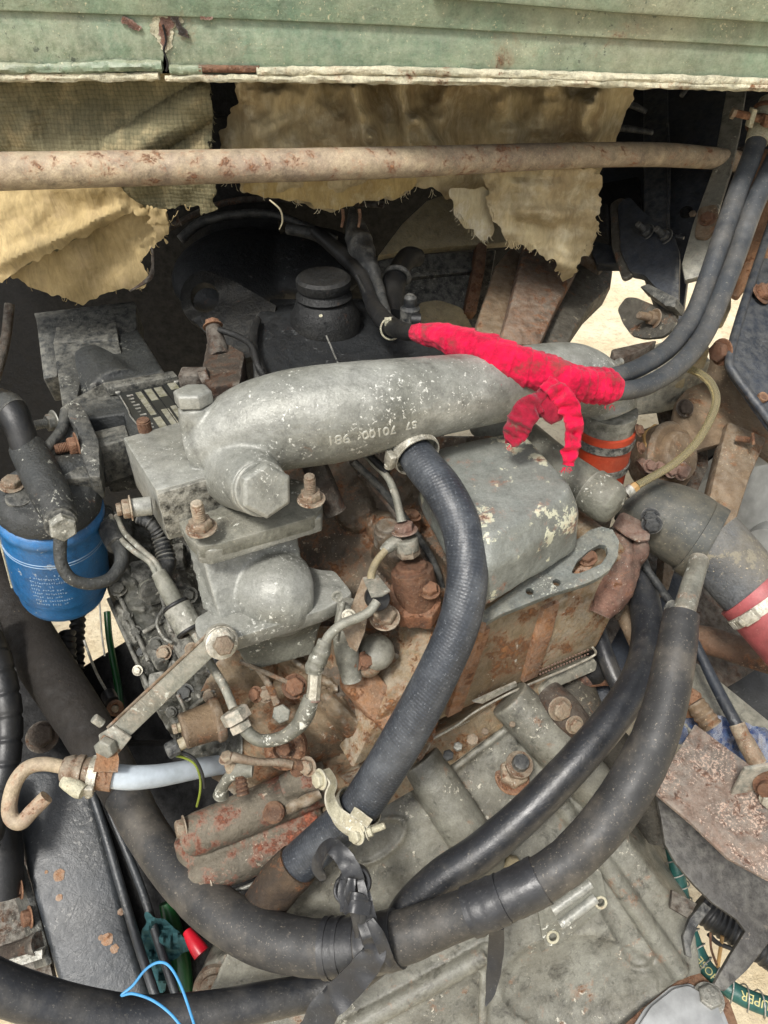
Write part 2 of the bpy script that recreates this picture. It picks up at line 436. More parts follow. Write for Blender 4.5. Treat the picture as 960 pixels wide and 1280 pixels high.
M['pump'] = grime('oily_pump', (66, 67, 62), (34, 35, 32), .14, .35, (120, 120, 110), .4, 0, 1, .3, (108, 102, 88), .6)
M['rail'] = grime('rail_black_paint', (44, 49, 55), (34, 38, 43), .0, .3, (104, 104, 102), .36, 0, .35, .2, (92, 92, 88), .1, chipsc=150, dirt=.3)
M['frame_dk'] = grime('chassis_dark_blue', (44, 50, 60), (32, 37, 45), .04, .15, (80, 82, 84), .42, 0, .4, .15, (76, 76, 72), .6, edgec=(120, 118, 110))
M['green'] = grime('old_green_paint', (96, 120, 100), (126, 130, 108), .2, .18, (84, 92, 78), .42, 0, .4, .5, (158, 152, 126), .3, sc=.42, edgec=(206, 206, 186), rustc=[lin((140, 104, 76)), lin((96, 70, 52)), lin((170, 150, 120))], chipsc=300, dirt=.25)
M['lip'] = grime('pale_sealant', (196, 190, 166), (160, 158, 136), .34, .1, (120, 96, 76), .6, 0, 1, .1, edge=.2, sc=1.6, dirt=.6)
M['tube_rust'] = grime('rusty_cross_tube', (176, 160, 134), (132, 116, 102), .44, .1, (180, 170, 150), .6, 0, .5, .35, (162, 148, 122), .1, sc=1.3, rustc=[lin((164, 110, 76)), lin((122, 92, 74)), lin((184, 142, 106))])
M['rustpipe'] = grime('brown_pipe', (108, 80, 60), (58, 42, 34), .45, 0, rough=.7, bump=1, dust=.35)
M['brack'] = grime('rusty_bracket', (112, 92, 70), (76, 60, 46), .35, 0, rough=.72, bump=.8, dust=.4, dustc=(152, 134, 106))
M['plate_rust'] = grime('speckled_rust_plate', (120, 100, 88), (74, 64, 60), .42, .72, (178, 156, 140), .7, 0, 1, .2, edge=.5, sc=2.2, chipsc=170, rustc=[lin((136, 96, 76)), lin((62, 52, 48)), lin((172, 134, 110))])
M['dkflat'] = grime('dull_black_steel', (50, 48, 46), (42, 40, 38), .08, .1, (90, 84, 76), .5, 0, .5, .12, (80, 74, 66), .4, dirt=.2, rustc=[lin((86, 62, 48)), lin((56, 44, 36)), lin((110, 84, 64))])
M['trunk'] = grime('intake_trunk_paint', (48, 51, 52), (30, 32, 33), .04, .3, (120, 120, 112), .5, 0, .7, .25, (84, 84, 76), .8, edgec=(140, 138, 128), chipsc=200)
M['mud'] = grime('mud_caked_rubber', (27, 23, 19), (18, 15, 12), 0, .1, (80, 70, 56), .8, 0, .6, .1, (70, 60, 48), 0)  # foam hose rubber with the cab's shade put into a darker brown
M['sand'] = None
M['rub'] = rubber('rubber_black', (40, 42, 46), dust=.25, rough=.36, weave=0)
M['rub_braid'] = rubber('rubber_braided', (48, 52, 58), (112, 116, 120), .4, .42, weave=95)
M['rub_foam'] = rubber('foam_tube', (50, 50, 50), (112, 105, 94), .5, .55, bump=.15)
M['rub_matte'] = rubber('rubber_dusty', (66, 70, 74), (128, 122, 112), .35, .5)
M['tape'] = rubber('black_tape', (44, 45, 48), (104, 104, 100), .2, .4, bump=.2)
M['vrub'] = rubber('rubber_dark', (26, 27, 29), (70, 68, 62), .25, .45)
M['elbow'] = rubber('grey_elbow_rubber', (74, 76, 72), (126, 118, 100), .45, .6)
M['red_si'] = rubber('red_silicone', (190, 70, 42), (150, 84, 60), .35, .45)
M['red_pk'] = rubber('faded_red_rubber', (162, 82, 84), (150, 110, 100), .3, .5)
def plain(name, col, rough=.5, metal=0, bump=.2, trans=0, var=.8, sc=40):
    t = NT(name); c = t.mix(t.ramp(t.noise(sc, 5), .3, .7), lin(col), lin(tuple(v * var for v in col)))
    m = t.fin(c, rough, t.bump(t.noise(250, 3), bump, .0006), metal)
    if trans: t.b.inputs['Transmission Weight'].default_value = trans
    return m
M['blue'] = grime('filter_blue_paint', (36, 104, 160), (28, 84, 136), 0, .12, (150, 160, 170), .36, 0, .15, .18, (110, 120, 130), .2, sc=.7)
M['print'] = plain('white_print', (150, 175, 200), .5)
M['white_tube'] = plain('milky_tube', (184, 194, 202), .35, trans=.0)
M['white_tube'].node_tree.nodes['Principled BSDF'].inputs['Subsurface Weight'].default_value = .12
M['white_tube'].node_tree.nodes['Principled BSDF'].inputs['Subsurface Radius'].default_value = (.01, .01, .01)
M['clear'] = plain('amber_clear_tube', (176, 166, 130), .12, trans=.7, var=.93)
M['cream'] = grime('cream_paint', (150, 138, 106), (126, 114, 86), .15, .2, (110, 96, 72), .6, 0, .6, .3, dirt=.5)
M['cream_clip'] = grime('pale_clip', (186, 182, 160), (160, 152, 128), .12, .3, (206, 204, 190), .45, .2, .5, .2, edge=.6, sc=2)
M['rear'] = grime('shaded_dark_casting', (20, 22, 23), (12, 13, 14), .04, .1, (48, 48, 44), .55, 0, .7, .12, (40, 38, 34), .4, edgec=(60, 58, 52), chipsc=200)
M['bluewire'] = plain('blue_wire', (70, 150, 205), .35)
M['ygwire'] = plain('yellow_green_wire', (116, 128, 40), .45)
M['redplastic'] = plain('red_plastic', (200, 24, 44), .35)
M['greenbottle'] = plain('green_plastic', (14, 70, 30), .35)
M['teal'] = plain('teal_rag', (40, 84, 88), .8, bump=.6)
M['pebble'] = plain('grey_tyre', (120, 124, 126), .7)
M['greyhub'] = plain('grey_hub', (150, 152, 150), .5)
M['greenhose'] = rubber('green_hose', (28, 84, 78), (80, 110, 100), .2, .4)
M['castletter'] = plain('bare_cast_letters', (176, 176, 166), .6)
M['letter'] = plain('pale_letters', (186, 180, 120), .6)
M['plate_dk'] = plain('plate_black', (44, 46, 44), .4)
M['plate_lt'] = grime('plate_field', (108, 107, 86), (78, 77, 62), .1, .5, (70, 70, 58), .5, 0, .2, .1, sc=3)
M['silver'] = plain('silver_paint', (176, 178, 178), .4, .3)
M['yel'] = plain('amber_plastic', (176, 140, 88), .5)
def cloth(name, col, mud_shade, amt=.3, sheen=.5, sc=260):
    t = NT(name)
    c = t.mix(t.ramp(t.noise(60, 8, .75), .36, .64), lin(col), lin((col[0] * .66, col[1] * .5, col[2] * .62)))
    c = t.mix(t.math('MULTIPLY', t.ramp(t.noise(30, 6, .7), .56, .66), amt), c, lin(mud_shade))
    nor = t.bump(t.noise(sc, 6, .75), .8, .0018); nor = t.bump(t.noise(sc * 3, 3, .7), .5, .0006, nor)
    m = t.fin(c, .95, nor, 0, .2); t.b.inputs['Sheen Weight'].default_value = sheen; t.b.inputs['Sheen Roughness'].default_value = .5
    return m
M['redcloth'] = cloth('red_cloth', (216, 14, 66), (120, 80, 66), .4, .12)
M['rag_red'] = cloth('dirty_red_cloth', (160, 24, 52), (110, 84, 72), .9, .15)
M['bluerag'] = cloth('blue_rag', (58, 84, 124), (30, 34, 44), .9)
def fibre(name, a, b, c3, wv=0):
    t = NT(name)
    c = t.mix(t.ramp(t.noise(9, 6, .65), .36, .66), lin(a), lin(b))
    c = t.mix(t.math('MULTIPLY', t.ramp(t.noise(26, 6, .7), .5, .68), .85), c, lin(c3))
    fib = t.noise(90, 7, .75, sx=(1, .6, .25), dist=1.2)
    c = t.mix(.4, c, t.ramp(fib, .3, .7, (.22, .22, .22, 1), (.85, .85, .85, 1)), 'OVERLAY')
    nor = t.bump(fib, .7, .003)
    if wv:
        for dr in ('X', 'Z'):
            w = t.n('ShaderNodeTexWave', wave_type='BANDS', bands_direction=dr, Scale=wv, Distortion=2.5, Detail=2, Detail_Scale=2); t.l(t.tc.outputs['Object'], w.inputs[0])
            nor = t.bump(w.outputs['Fac'], .25, .001, nor)
            c = t.mix(t.math('MULTIPLY', t.ramp(w.outputs['Fac'], .0, .3, (1, 1, 1, 1), (0, 0, 0, 1)), .22), c, lin(tuple(v * .5 for v in b)))
    return t.fin(c, .95, nor, 0, .2)
M['insul'] = fibre('mineral_wool', (194, 178, 140), (150, 132, 100), (204, 192, 162))
M['insul_y'] = fibre('mineral_wool_yellow', (186, 164, 112), (146, 124, 84), (196, 182, 146))
M['insul_w'] = fibre('white_felt', (206, 196, 166), (180, 166, 130), (214, 208, 190))
M['glassw'] = fibre('woven_blanket', (128, 122, 96), (96, 92, 70), (160, 146, 112), wv=62)
M['flap'] = fibre('blanket_back', (190, 170, 128), (150, 132, 94), (172, 152, 116))
def sandm():
    t = NT('sandy_ground')
    c = t.mix(t.ramp(t.noise(3, 6, .65), .35, .65), lin((240, 226, 196)), lin((214, 196, 160)))
    c = t.mix(t.math('MULTIPLY', t.ramp(t.noise(25, 6, .75), .5, .7), .6), c, lin((168, 142, 104)))
    return t.fin(t.mix(t.math('MULTIPLY', t.ramp(t.noise(44, 3, .5), .56, .66), .35), c, lin((170, 150, 120))), .95, t.bump(t.noise(60, 8, .75), 1, .012))
M['sand'] = sandm()

# ------------------------------------------------------------------ small hardware
BM = {}
def unit(kind):
    """unit meshes (radius 1, axis +Z) shared by every fastener"""
    if kind in BM: return BM[kind]
    m = MB(); z = V((0, 0, 1)); o = V((0, 0, 0))
    if kind == 'head': m.hexa(o, z, 1, .75)
    elif kind == 'nut': m.hexa(o, z, 1, .8)
    elif kind == 'washer': m.lathe(o, z, [(0, 1.3), (.06, 1.34), (.16, 1.3), (.18, 1.2), (.18, .6)], 24)
    elif kind == 'stud':
        pr = [(0, .5)]
        for i in range(9): pr += [(.1 + i * .13, .56), (.165 + i * .13, .49)]
        pr += [(1.35, .5), (1.42, .38)]; m.lathe(o, z, pr, 14)
    elif kind == 'round': m.lathe(o, z, [(0, 1), (.5, 1), (.75, .85), (.9, .5), (.93, .05)], 18)
    elif kind == 'disc': m.lathe(o, z, [(0, 1), (.3, 1.0), (.38, .93), (.4, .7)], 22)
    elif kind == 'socket': m.lathe(o, z, [(0, 1), (.8, 1), (.9, .92), (.9, .55), (.3, .5), (.3, .05)], 20)
    me = m.mesh(kind, sharp=30, bevel=.05 if kind in ('head', 'nut') else 0, bseg=2); BM[kind] = me; return me
MC = {}
def inst(name, kind, mat, parent, p, ax, r, h=1.0, tw=0.0):
    r = max(round(r * 4000) / 4000, .0005); h = round(h * 5) / 5 or .2; key = (kind, mat.name, r, h)
    if key not in MC:
        me = unit(kind).copy(); me.transform(Matrix.Diagonal((r, r, r * h, 1))); me.materials.append(mat); MC[key] = me
    o = bpy.data.objects.new(name, MC[key]); COL.objects.link(o)
    u, w, a = frame(ax)
    rot = Matrix((u, w, a)).transposed()
    o.rotation_euler = (rot @ Matrix.Rotation(tw, 3, 'Z')).to_euler()
    if parent is not None: o.parent = parent
    o.location = V(p) - wloc(parent); return o
def under(o, b):
    """hang o (placed beside b under the same thing) below b without moving it"""
    if b.parent is None or b.parent.parent is not None: return o
    bm_ = Matrix.LocRotScale(b.location, b.rotation_euler, b.scale)
    o.parent = b; o.matrix_parent_inverse = bm_.inverted(); return o
def bolt(parent, p, ax, r, mat=None, kind='bolt', washer=1, stud=0, h=1.0):
    """fastener under a thing: bolt or nut, with its washer and threaded stud one level down"""
    mat = mat or M['rust_bolt']; ax = V(ax).normalized(); p = V(p); tw = random.random()
    b = inst('nut' if stud else 'bolt', 'nut' if stud else 'head', mat, parent, p + ax * r * .12, ax, r, h, tw)
    if washer: under(inst('washer', 'washer', mat, parent, p - ax * r * .05, ax, r), b)
    if stud: under(inst('stud', 'stud', mat, parent, p + ax * r * .5, ax, r, stud), b)
    return b
def boltp(parent, x, y, d, ax, rp, **k): return bolt(parent, P(x, y, d), ax, rp * d / F, **k)
def wormclamp(parent, p, ax, r, wid, mat=None, screw_dir=None, sr=None):
    """hose clamp: slotted band, screw housing, screw head"""
    mat = mat or M['zinc']; u, w, ax = frame(ax); p = V(p)
    m = MB(); n = 56; vs = []; fs = []
    for i in range(n):
        an = 2 * math.pi * i / n; dr = u * math.cos(an) + w * math.sin(an)
        for (a, q) in ((-wid / 2, r), (-wid / 2, r + wid * .12), (wid / 2, r + wid * .12), (wid / 2, r)): vs.append(p + dr * q + ax * a)
    for i in range(n):
        j = (i + 1) % n
        for k in range(4): fs.append((i * 4 + k, j * 4 + k, j * 4 + (k + 1) % 4, i * 4 + (k + 1) % 4))
    m.add(vs, fs)
    for i in range(n):
        an = 2 * math.pi * (i + .5) / n; dr = u * math.cos(an) + w * math.sin(an); tg = ax.cross(dr)
        m.box(p + dr * (r + wid * .14), tg * (math.pi * r / n * .45), dr * wid * .03, ax * wid * .36)
    b = m.build('band', mat, parent)
    sdv = V(screw_dir) if screw_dir is not None else -FWD
    sdv = (sdv - ax * sdv.dot(ax)).normalized(); tg = ax.cross(sdv)
    c = p + sdv * (r + wid * .45); m = MB()
    m.box(c, tg * wid * .7, sdv * wid * .3, ax * wid * .55); m.build('screw_housing', mat, parent, bevel=wid * .12)
    inst('screw', 'socket', mat, parent, c + tg * wid * .6, tg, wid * .42, .9)
def text(name, s, mat, parent, p, right, up, size, depth=.0006):
    cu = bpy.data.curves.new(name, 'FONT'); cu.body = s; cu.size = 1; cu.extrude = depth / size; cu.align_x = 'CENTER'; cu.align_y = 'CENTER'
    o = bpy.data.objects.new('tmp', cu); COL.objects.link(o)
    me = bpy.data.meshes.new_from_object(o.evaluated_get(bpy.context.evaluated_depsgraph_get())); bpy.data.objects.remove(o)
    right = V(right).normalized(); n = right.cross(V(up)).normalized(); upv = n.cross(right)
    rot = Matrix((right, upv, n)).transposed().to_4x4()
    me.transform(Matrix.Translation(V(p) - wloc(parent)) @ rot @ Matrix.Scale(size, 4)); me.materials.clear(); me.materials.append(mat); me.name = name
    o = bpy.data.objects.new(name, me); COL.objects.link(o); o.parent = parent; return o
TC = -FWD
M['patch'] = grime('blue_grey_patched_rubber', (92, 95, 98), (66, 69, 74), .0, .55, (124, 118, 102), .55, 0, .9, .5, (150, 138, 112), .2, chipsc=50)

M['eye'] = grime('lifting_eye_paint', (96, 102, 100), (72, 77, 75), .2, .45, (160, 162, 150), .5, 0, .6, .2, edge=.9, edgec=(176, 172, 154), sc=1.6, chipsc=160)

M['hose_mud'] = grime('mud_stained_hose_end', (66, 52, 38), (34, 28, 24), .3, .1, (120, 100, 74), .8, 0, .8, .2, (130, 108, 78), 0, dirt=.9, sc=1.5)
# ================================================================== setting and cab
def dY(x, y, Y): return Y / RAY(x, y).y
def dZ(x, y, z): return (z - CAM.z) / RAY(x, y).z
def plY(Y): return (V((0, Y, 0)), V((0, -1, 0)))
def plZ(z): return (V((0, 0, z)), V((0, 0, 1)))
m = MB()
n = 40
for i in range(n + 1):
    for j in range(n + 1):
        x, y = (i / n - .5) * 5, (j / n) * 5 - .8
        m.v.append(V((x, y, .012 * noise.noise(V((x * 2, y * 2, 0))) if 0 < i < n and 0 < j < n else 0)))
for i in range(n):
    for j in range(n): a = i * (n + 1) + j; m.f.append((a, a + n + 1, a + n + 2, a + 1))
B = 60; o = len(m.v); m.v += [V((-B, -B, 0)), V((B, -B, 0)), V((B, B, 0)), V((-B, B, 0)), V((-2.5, -.8, 0)), V((2.5, -.8, 0)), V((2.5, 4.2, 0)), V((-2.5, 4.2, 0))]
m.f += [(o, o + 1, o + 5, o + 4), (o + 1, o + 2, o + 6, o + 5), (o + 2, o + 3, o + 7, o + 6), (o + 3, o, o + 4, o + 7)]
g = m.build('ground', M['sand']); g['kind'] = 'structure'

# ---- cab front panel
YC = .95
cab = thing('truck_cab', 'faded green sheet metal cab edge across the top, rusted and cracked', 'truck cab', P(480, 100, dY(480, 100, YC)))
pc = plY(YC)
def slab(name, poly, pl, th, mat, parent, r=0, bevel=.002, off=0.0, **k):
    return MB().plate(poly, pl, th, r, off).build(name, mat, parent, bevel=bevel, **k)
slab('lower_panel', [(-120, 8), (480, 27), (1080, 60), (1080, 106), (480, 97), (212, 92), (208, 80), (205, 60), (207, 40), (203, 92), (-120, 92)], pc, .004, M['green'], cab, bevel=.001)
slab('upper_panel', [(-140, -120), (1100, -120), (1100, 36), (700, 17), (480, 30.5), (240, 21), (-140, 9)][:1] + [(1100, -120), (1100, 66), (480, 31), (240, 21), (-140, 8)], pc, .006, M['green'], cab, bevel=.002, off=.005)
slab('eyebrow_panel', [(520, -150), (1100, -150), (1100, 38), (960, 27), (760, 14), (540, -4)], pc, .012, M['green'], cab, bevel=.004, off=.017)
def lipt(pts, seed, amp=.28, flat=1):
    q = [(PP(x, y, pc) + V((0, -.004, 0)), r * dY(x, y, YC) / F) for x, y, r in pts]
    def rf(L, an, t): return 1 + amp * noise.noise(V((L * 40, math.cos(an) * 1.3 + seed, math.sin(an) * 1.3))) + amp * .7 * noise.noise(V((L * 140, seed, an)))
    return MB().tube(q, 12, 40, rf=rf)
lipt([(-100, 84, 6), (60, 85, 6), (140, 82, 6.5), (204, 81, 6)], 1).build('folded_lip', M['green'], cab)
lipt([(214, 86, 5.5), (254, 87, 5)], 2).build('folded_lip', M['green'], cab)
lipt([(322, 88, 5), (480, 88, 5), (640, 92, 5), (800, 97, 5), (1060, 105, 5)], 3).build('folded_lip', M['lip'], cab)
lipt([(-100, 96, 4.6), (100, 96, 4.6), (200, 94, 4.2)], 4, .4).build('lower_lip', M['lip'], cab)
lipt([(208, 97, 4), (330, 97, 4.5), (480, 99, 5), (640, 101, 4.5), (800, 104, 5), (1060, 111, 5)], 5, .4).build('lower_lip', M['lip'], cab)
lipt([(250, 85, 4.5), (325, 86, 4.2)], 6, .15).build('exposed_strip', M['rust'], cab)
for i, (poly, mt) in enumerate((([(196, 18), (224, 14), (230, 26), (218, 34), (214, 60), (206, 70), (198, 50), (186, 38), (190, 26)], 'lip'), ([(200, 24), (212, 20), (218, 30), (210, 46), (206, 62), (200, 48), (197, 34)], 'rust_pink'), ([(154, 18), (164, 24), (178, 34), (174, 39), (160, 34), (152, 26)], 'rust_pink'), ([(214, 14), (222, 18), (226, 30), (236, 42), (236, 48), (226, 46), (220, 34), (213, 24)], 'rust_dark'), ([(250, 19), (266, 20), (262, 26), (252, 24)], 'rust_pink'))):
    sheet(poly, lambda x, y, i=i: dY(x, y, YC - .0012 - .0009 * i) + .0004 * nz(x, y, .3, i), 1.5, .0012, rag=3, rs=.2, seed=i + 30, smooth=1).build('rust_scab', M[mt], cab)
m = MB(); q = [(205, 30), (209, 50), (206, 62), (211, 78), (209, 88)]
m.tube([(PP(x, y, pc) + V((0, -.005, 0)), .0012) for x, y in q], 6, 3); m.build('crack', M['vdark'], cab)
zc = PP(480, 92, pc).z
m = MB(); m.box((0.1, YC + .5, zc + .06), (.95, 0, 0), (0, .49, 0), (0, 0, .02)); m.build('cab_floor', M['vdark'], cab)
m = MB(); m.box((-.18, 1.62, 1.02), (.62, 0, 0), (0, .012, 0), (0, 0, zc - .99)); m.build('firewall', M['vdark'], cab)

# ---- insulation
ins = thing('insulation_blanket', 'torn woven insulation blanket hanging at the left under the cab, olive above and tan below', 'insulation', PP(130, 200, plY(.99)))
def dl(x, y):
    d = dY(x, y, .985)
    return d + .016 * nz(x, y, .012, 1) + .006 * nz(x, y, .04, 2) + .02 * bumpf(segd(x, y, 250, 130, 150, 190)[0], 26) * -1 + .0018 * nz(x, y, .2, 3) - .02 * sst(230, 330, y) * sst(200, 0, x)
sheet([(-60, 90), (262, 90), (266, 150), (262, 190), (271, 228), (268, 264), (256, 268), (247, 256), (230, 257), (214, 262), (196, 258), (176, 258), (140, 276), (100, 296), (50, 320), (0, 350), (-60, 356)], dl, 3, .005, rag=5, rs=.09).build('blanket', M['glassw'], ins)
sheet([(-60, 222), (120, 226), (150, 236), (178, 256), (140, 278), (100, 298), (50, 322), (0, 352), (-60, 358)], lambda x, y: dl(x, y) - .004 - .012 * math.exp(-(segd(x, y, 0, 330, 150, 262)[0] / 9) ** 2), 3, .004, rag=5, rs=.07, seed=3).build('stained_lower_blanket', M['flap'], ins)
def dl2(x, y): return dY(x, y, .99) + .012 * nz(x, y, .02, 5) + .012 * (1 - sst(260, 380, y)) + .002 * nz(x, y, .15, 6)
sheet([(14, 346), (40, 322), (90, 296), (150, 268), (180, 256), (208, 262), (212, 284), (198, 300), (188, 312), (176, 326), (188, 344), (178, 362), (150, 362), (124, 370), (98, 380), (76, 370), (40, 360), (26, 352)], dl2, 3, .004, rag=5, rs=.1, seed=4).build('torn_flap', M['flap'], ins)
for i, (x, y, w_, h_) in enumerate(((196, 270, 12, 9), (202, 290, 8, 12), (184, 304, 9, 6), (176, 264, 10, 5))):
    sheet([(x - w_, y - h_), (x + w_, y - h_ * 1.1), (x + w_, y + h_), (x - w_, y + h_)], lambda a, b: dY(a, b, .972) + .004 * nz(a, b, .08, i), 2, .0015, rag=7, rs=.16, seed=i, smooth=1).build('torn_scrap', M['flap'], ins)
m = MB(); m.tube(pxs((190, 305, 1.0, 1.6), (191, 330, 1.0, 2), (188, 346, 1.0, 3.2), (176, 356, 1.0, 2), (162, 364, 1.0, 1.2)), 8, 6, rf=lambda L, a, t: 1 + .4 * noise.noise(V((L * 200, a, 0)))); m.build('thread', M['rust_dark'], ins)
m = MB(); m.tube(pxs((220, 262, 1.0, 1), (222, 275, 1.0, 1.4), (219, 281, 1.0, .8)), 6, 6); m.tube(pxs((222, 272, 1.0, 1), (227, 282, 1.0, .8)), 6, 4); m.build('thread', M['rust_dark'], ins)

ins2 = thing('wool_insulation', 'lumpy brown mineral wool insulation hanging in the middle below the green cab edge', 'insulation', PP(520, 180, plY(1.02)))
def dr(x, y):
    d = dY(x, y, 1.05 + max(0, x - 300) * .0004)
    f = 0
    for a in ((500, 105, 512, 180, 16), (560, 110, 540, 190, 20), (620, 105, 640, 175, 22), (690, 110, 680, 200, 26), (440, 110, 470, 190, 14), (740, 120, 730, 250, 24), (520, 150, 560, 200, 12)):
        f += math.exp(-(segd(x, y, *a[:4])[0] / a[4]) ** 2 * 1.6) * (1 + .5 * nz(x, y, .05, a[0]))
    return d - .045 * f + .04 * nz(x, y, .013, 11) + .018 * nz(x, y, .035, 12) + .006 * nz(x, y, .07, 14) + .003 * nz(x, y, .12, 13) + .02 * sst(225, 260, y) - .025 * bumpf(segd(x, y, 330, 150, 420, 150)[0], 60)
sheet([(284, 90), (800, 95), (782, 140), (770, 175), (752, 215), (735, 232), (690, 240), (640, 236), (628, 250), (610, 262), (590, 266), (566, 250), (540, 238), (520, 232), (500, 246), (470, 252), (440, 254), (412, 266), (392, 258), (366, 250), (335, 246), (308, 238), (280, 222), (277, 190), (276, 160), (300, 130)], dr, 3, .012, rag=7, rs=.06, seed=2).build('wool_pad', M['insul'], ins2)
def dr2(x, y): return dY(x, y, 1.12) + .014 * nz(x, y, .03, 21) + .003 * nz(x, y, .12, 22) - .03 * math.exp(-(segd(x, y, 690, 250, 700, 330)[0] / 34) ** 2) - .012 * math.exp(-(segd(x, y, 650, 265, 740, 275)[0] / 9) ** 2) + .01 * nz(x * .5, y, .07, 23)
sheet([(600, 205), (690, 200), (750, 215), (752, 262), (744, 296), (728, 322), (712, 352), (700, 346), (688, 322), (660, 308), (636, 306), (624, 286), (612, 262)], dr2, 3, .012, rag=9, rs=.09, seed=7, smooth=1).build('wool_tuft', M['insul'], ins2)
sheet([(300, 222), (520, 222), (518, 234), (498, 246), (460, 250), (420, 262), (380, 254), (330, 246), (304, 238)], lambda x, y: dY(x, y, 1.05 + max(0, x - 300) * .0004) + .008 * nz(x, y, .03, 24), 3, .01, rag=6, rs=.09, seed=8).build('wool_edge', M['insul_y'], ins2)
sheet([(560, 236), (622, 234), (620, 262), (616, 296), (604, 302), (588, 288), (574, 280), (568, 262)], lambda x, y: dY(x, y, 1.12) + .006 * nz(x, y, .05, 25) + .0006 * (x - 590), 3, .005, rag=5, rs=.12, seed=9).build('white_felt_strip', M['insul_w'], ins2)
m = MB(); m.tube(pxs((337, 250, .97, .9), (350, 262, .97, 1.2), (353, 276, .97, 1.1), (349, 287, .97, .7)), 6, 8); m.build('loose_strand', M['insul_w'], ins2)

# ---- rusty cross tube
t = thing('cross_tube', 'long rusty steel tube running across the whole engine bay under the cab edge', 'pipe', P(450, 205, .85))
MB().tube(pxs((-160, 221, .80, 23), (0, 214.5, .83, 22.2), (240, 209, .87, 20), (480, 203.5, .93, 18.3), (720, 194.5, 1.03, 14.8), (820, 193.5, 1.08, 14), (880, 197, 1.12, 13), (928, 202, 1.16, 12)), 28, 14, rf=lambda L, a, t_: 1 + .012 * noise.noise(V((L * 30, a, 0)))).build('tube', M['tube_rust'], t)
MB().tube(pxs((922, 200, 1.15, 15), (936, 203, 1.17, 15)), 20, 4).build('end_socket', M['rust_dark'], t)

# ---- right rear structure
b = thing('cab_mount', 'dark blue black pressed steel cab mount behind the right end of the rusty tube', 'bracket', P(820, 300, 1.25))
pl = plane((740, 110, 1.42), (900, 110, 1.30), (850, 380, 1.16))
slab('back_plate', [(700, 60), (1060, 60), (1060, 200), (930, 240), (880, 290), (862, 330), (850, 420), (815, 372), (800, 330), (745, 330), (720, 250), (735, 120)], pl, .02, M['frame_dk'], b, bevel=.003)
slab('left_plate', [(806, 60), (836, 60), (837, 300), (830, 340), (806, 330)], pl, .012, M['frame_dk'], b, off=.03, bevel=.004)
slab('lower_leg', [(776, 282), (790, 272), (806, 290), (845, 322), (852, 344), (850, 420), (836, 400), (808, 368), (792, 366), (780, 340)], pl, .015, M['frame_dk'], b, off=.05, bevel=.006, r=.01)
MB().tube([(PP(x, y, pl) + pl[1] * .034, .0025) for x, y in ((836, 175), (838, 230), (837, 300), (842, 312), (856, 316))], 8, 6).build('folded_rim', M['frame_dk'], b)
slab('inner_box', [(725, 240), (800, 225), (806, 300), (770, 310), (745, 300)], pl, .05, M['vdark'], b, off=.012, bevel=.006)
slab('small_block', [(726, 290), (766, 292), (766, 328), (730, 318)], pl, .03, M['vdark'], b, off=.07, bevel=.003)
slab('curled_flange', [(766, 278), (780, 270), (792, 276), (788, 320), (796, 366), (782, 372), (768, 330)], pl, .01, M['bell_dark'], b, off=.045, r=.01, bevel=.003)
for (x, y, k) in ((812, 318, 0), (834, 324, 0)):
    p = PP(x, y, pl) + pl[1] * .052; bolt(b, p, pl[1] * .9 + V((-.5, 0, -.1)), 7.5 * 1.2 / F, M['dkmetal'], stud=1.6)
MB().lathe(PP(858, 268, pl) + pl[1] * .002, pl[1], [(0, .010), (.006, .010), (.006, .008), (.001, .007)]).build('hole_rim', M['vdark'], b)
bolt(b, PP(866, 271, pl) + pl[1] * .004, pl[1], .006, M['rust_bolt'], washer=0)
for (x0, y0, x1, y1) in ((756, 160, 816, 166), (770, 126, 808, 140), (852, 120, 858, 112)):
    MB().tube(pxs((x0, y0, 1.2, 3), ((x0 + x1) / 2, (y0 + y1) / 2 - 2, 1.2, 4), (x1, y1, 1.2, 3)), 10, 4).build('wire_clip', M['dkmetal'], b)

s_ = thing('grey_upright', 'narrow grey green upright strip behind the top of the twin hoses', 'bracket', P(900, 250, 1.12))
pl = plane((915, 110, 1.16), (933, 110, 1.15), (880, 340, 1.08))
slab('strip', [(912, 90), (936, 90), (926, 160), (915, 210), (902, 250), (888, 300), (876, 345), (856, 350), (852, 330), (866, 280), (890, 214), (900, 160)], pl, .012, M['bell'], s_)
slab('rust_pad', [(874, 264), (896, 260), (900, 285), (884, 302), (868, 300)], pl, .01, M['brack'], s_, off=.01, r=.006)
bolt(s_, PP(884, 280, pl) + pl[1] * .011, pl[1], .009, M['rust'], washer=1)

b = thing('rusty_side_plate', 'orange brown rusty plate at the right edge behind the twin hoses', 'bracket', P(935, 280, 1.1))
pl = plane((930, 200, 1.16), (975, 200, 1.14), (930, 370, 1.05))
slab('plate', [(925, 190), (1000, 180), (1000, 320), (952, 325), (938, 350), (922, 372), (912, 366), (908, 340), (915, 300), (922, 250)], pl, .01, M['rustribs'], b, r=.008)
slab('pale_panel', [(892, 372), (908, 335), (915, 348), (914, 385), (905, 404), (888, 402)], plane((892, 372, 1.12), (915, 372, 1.12), (900, 404, 1.08)), .01, M['cream'], b, r=.006)

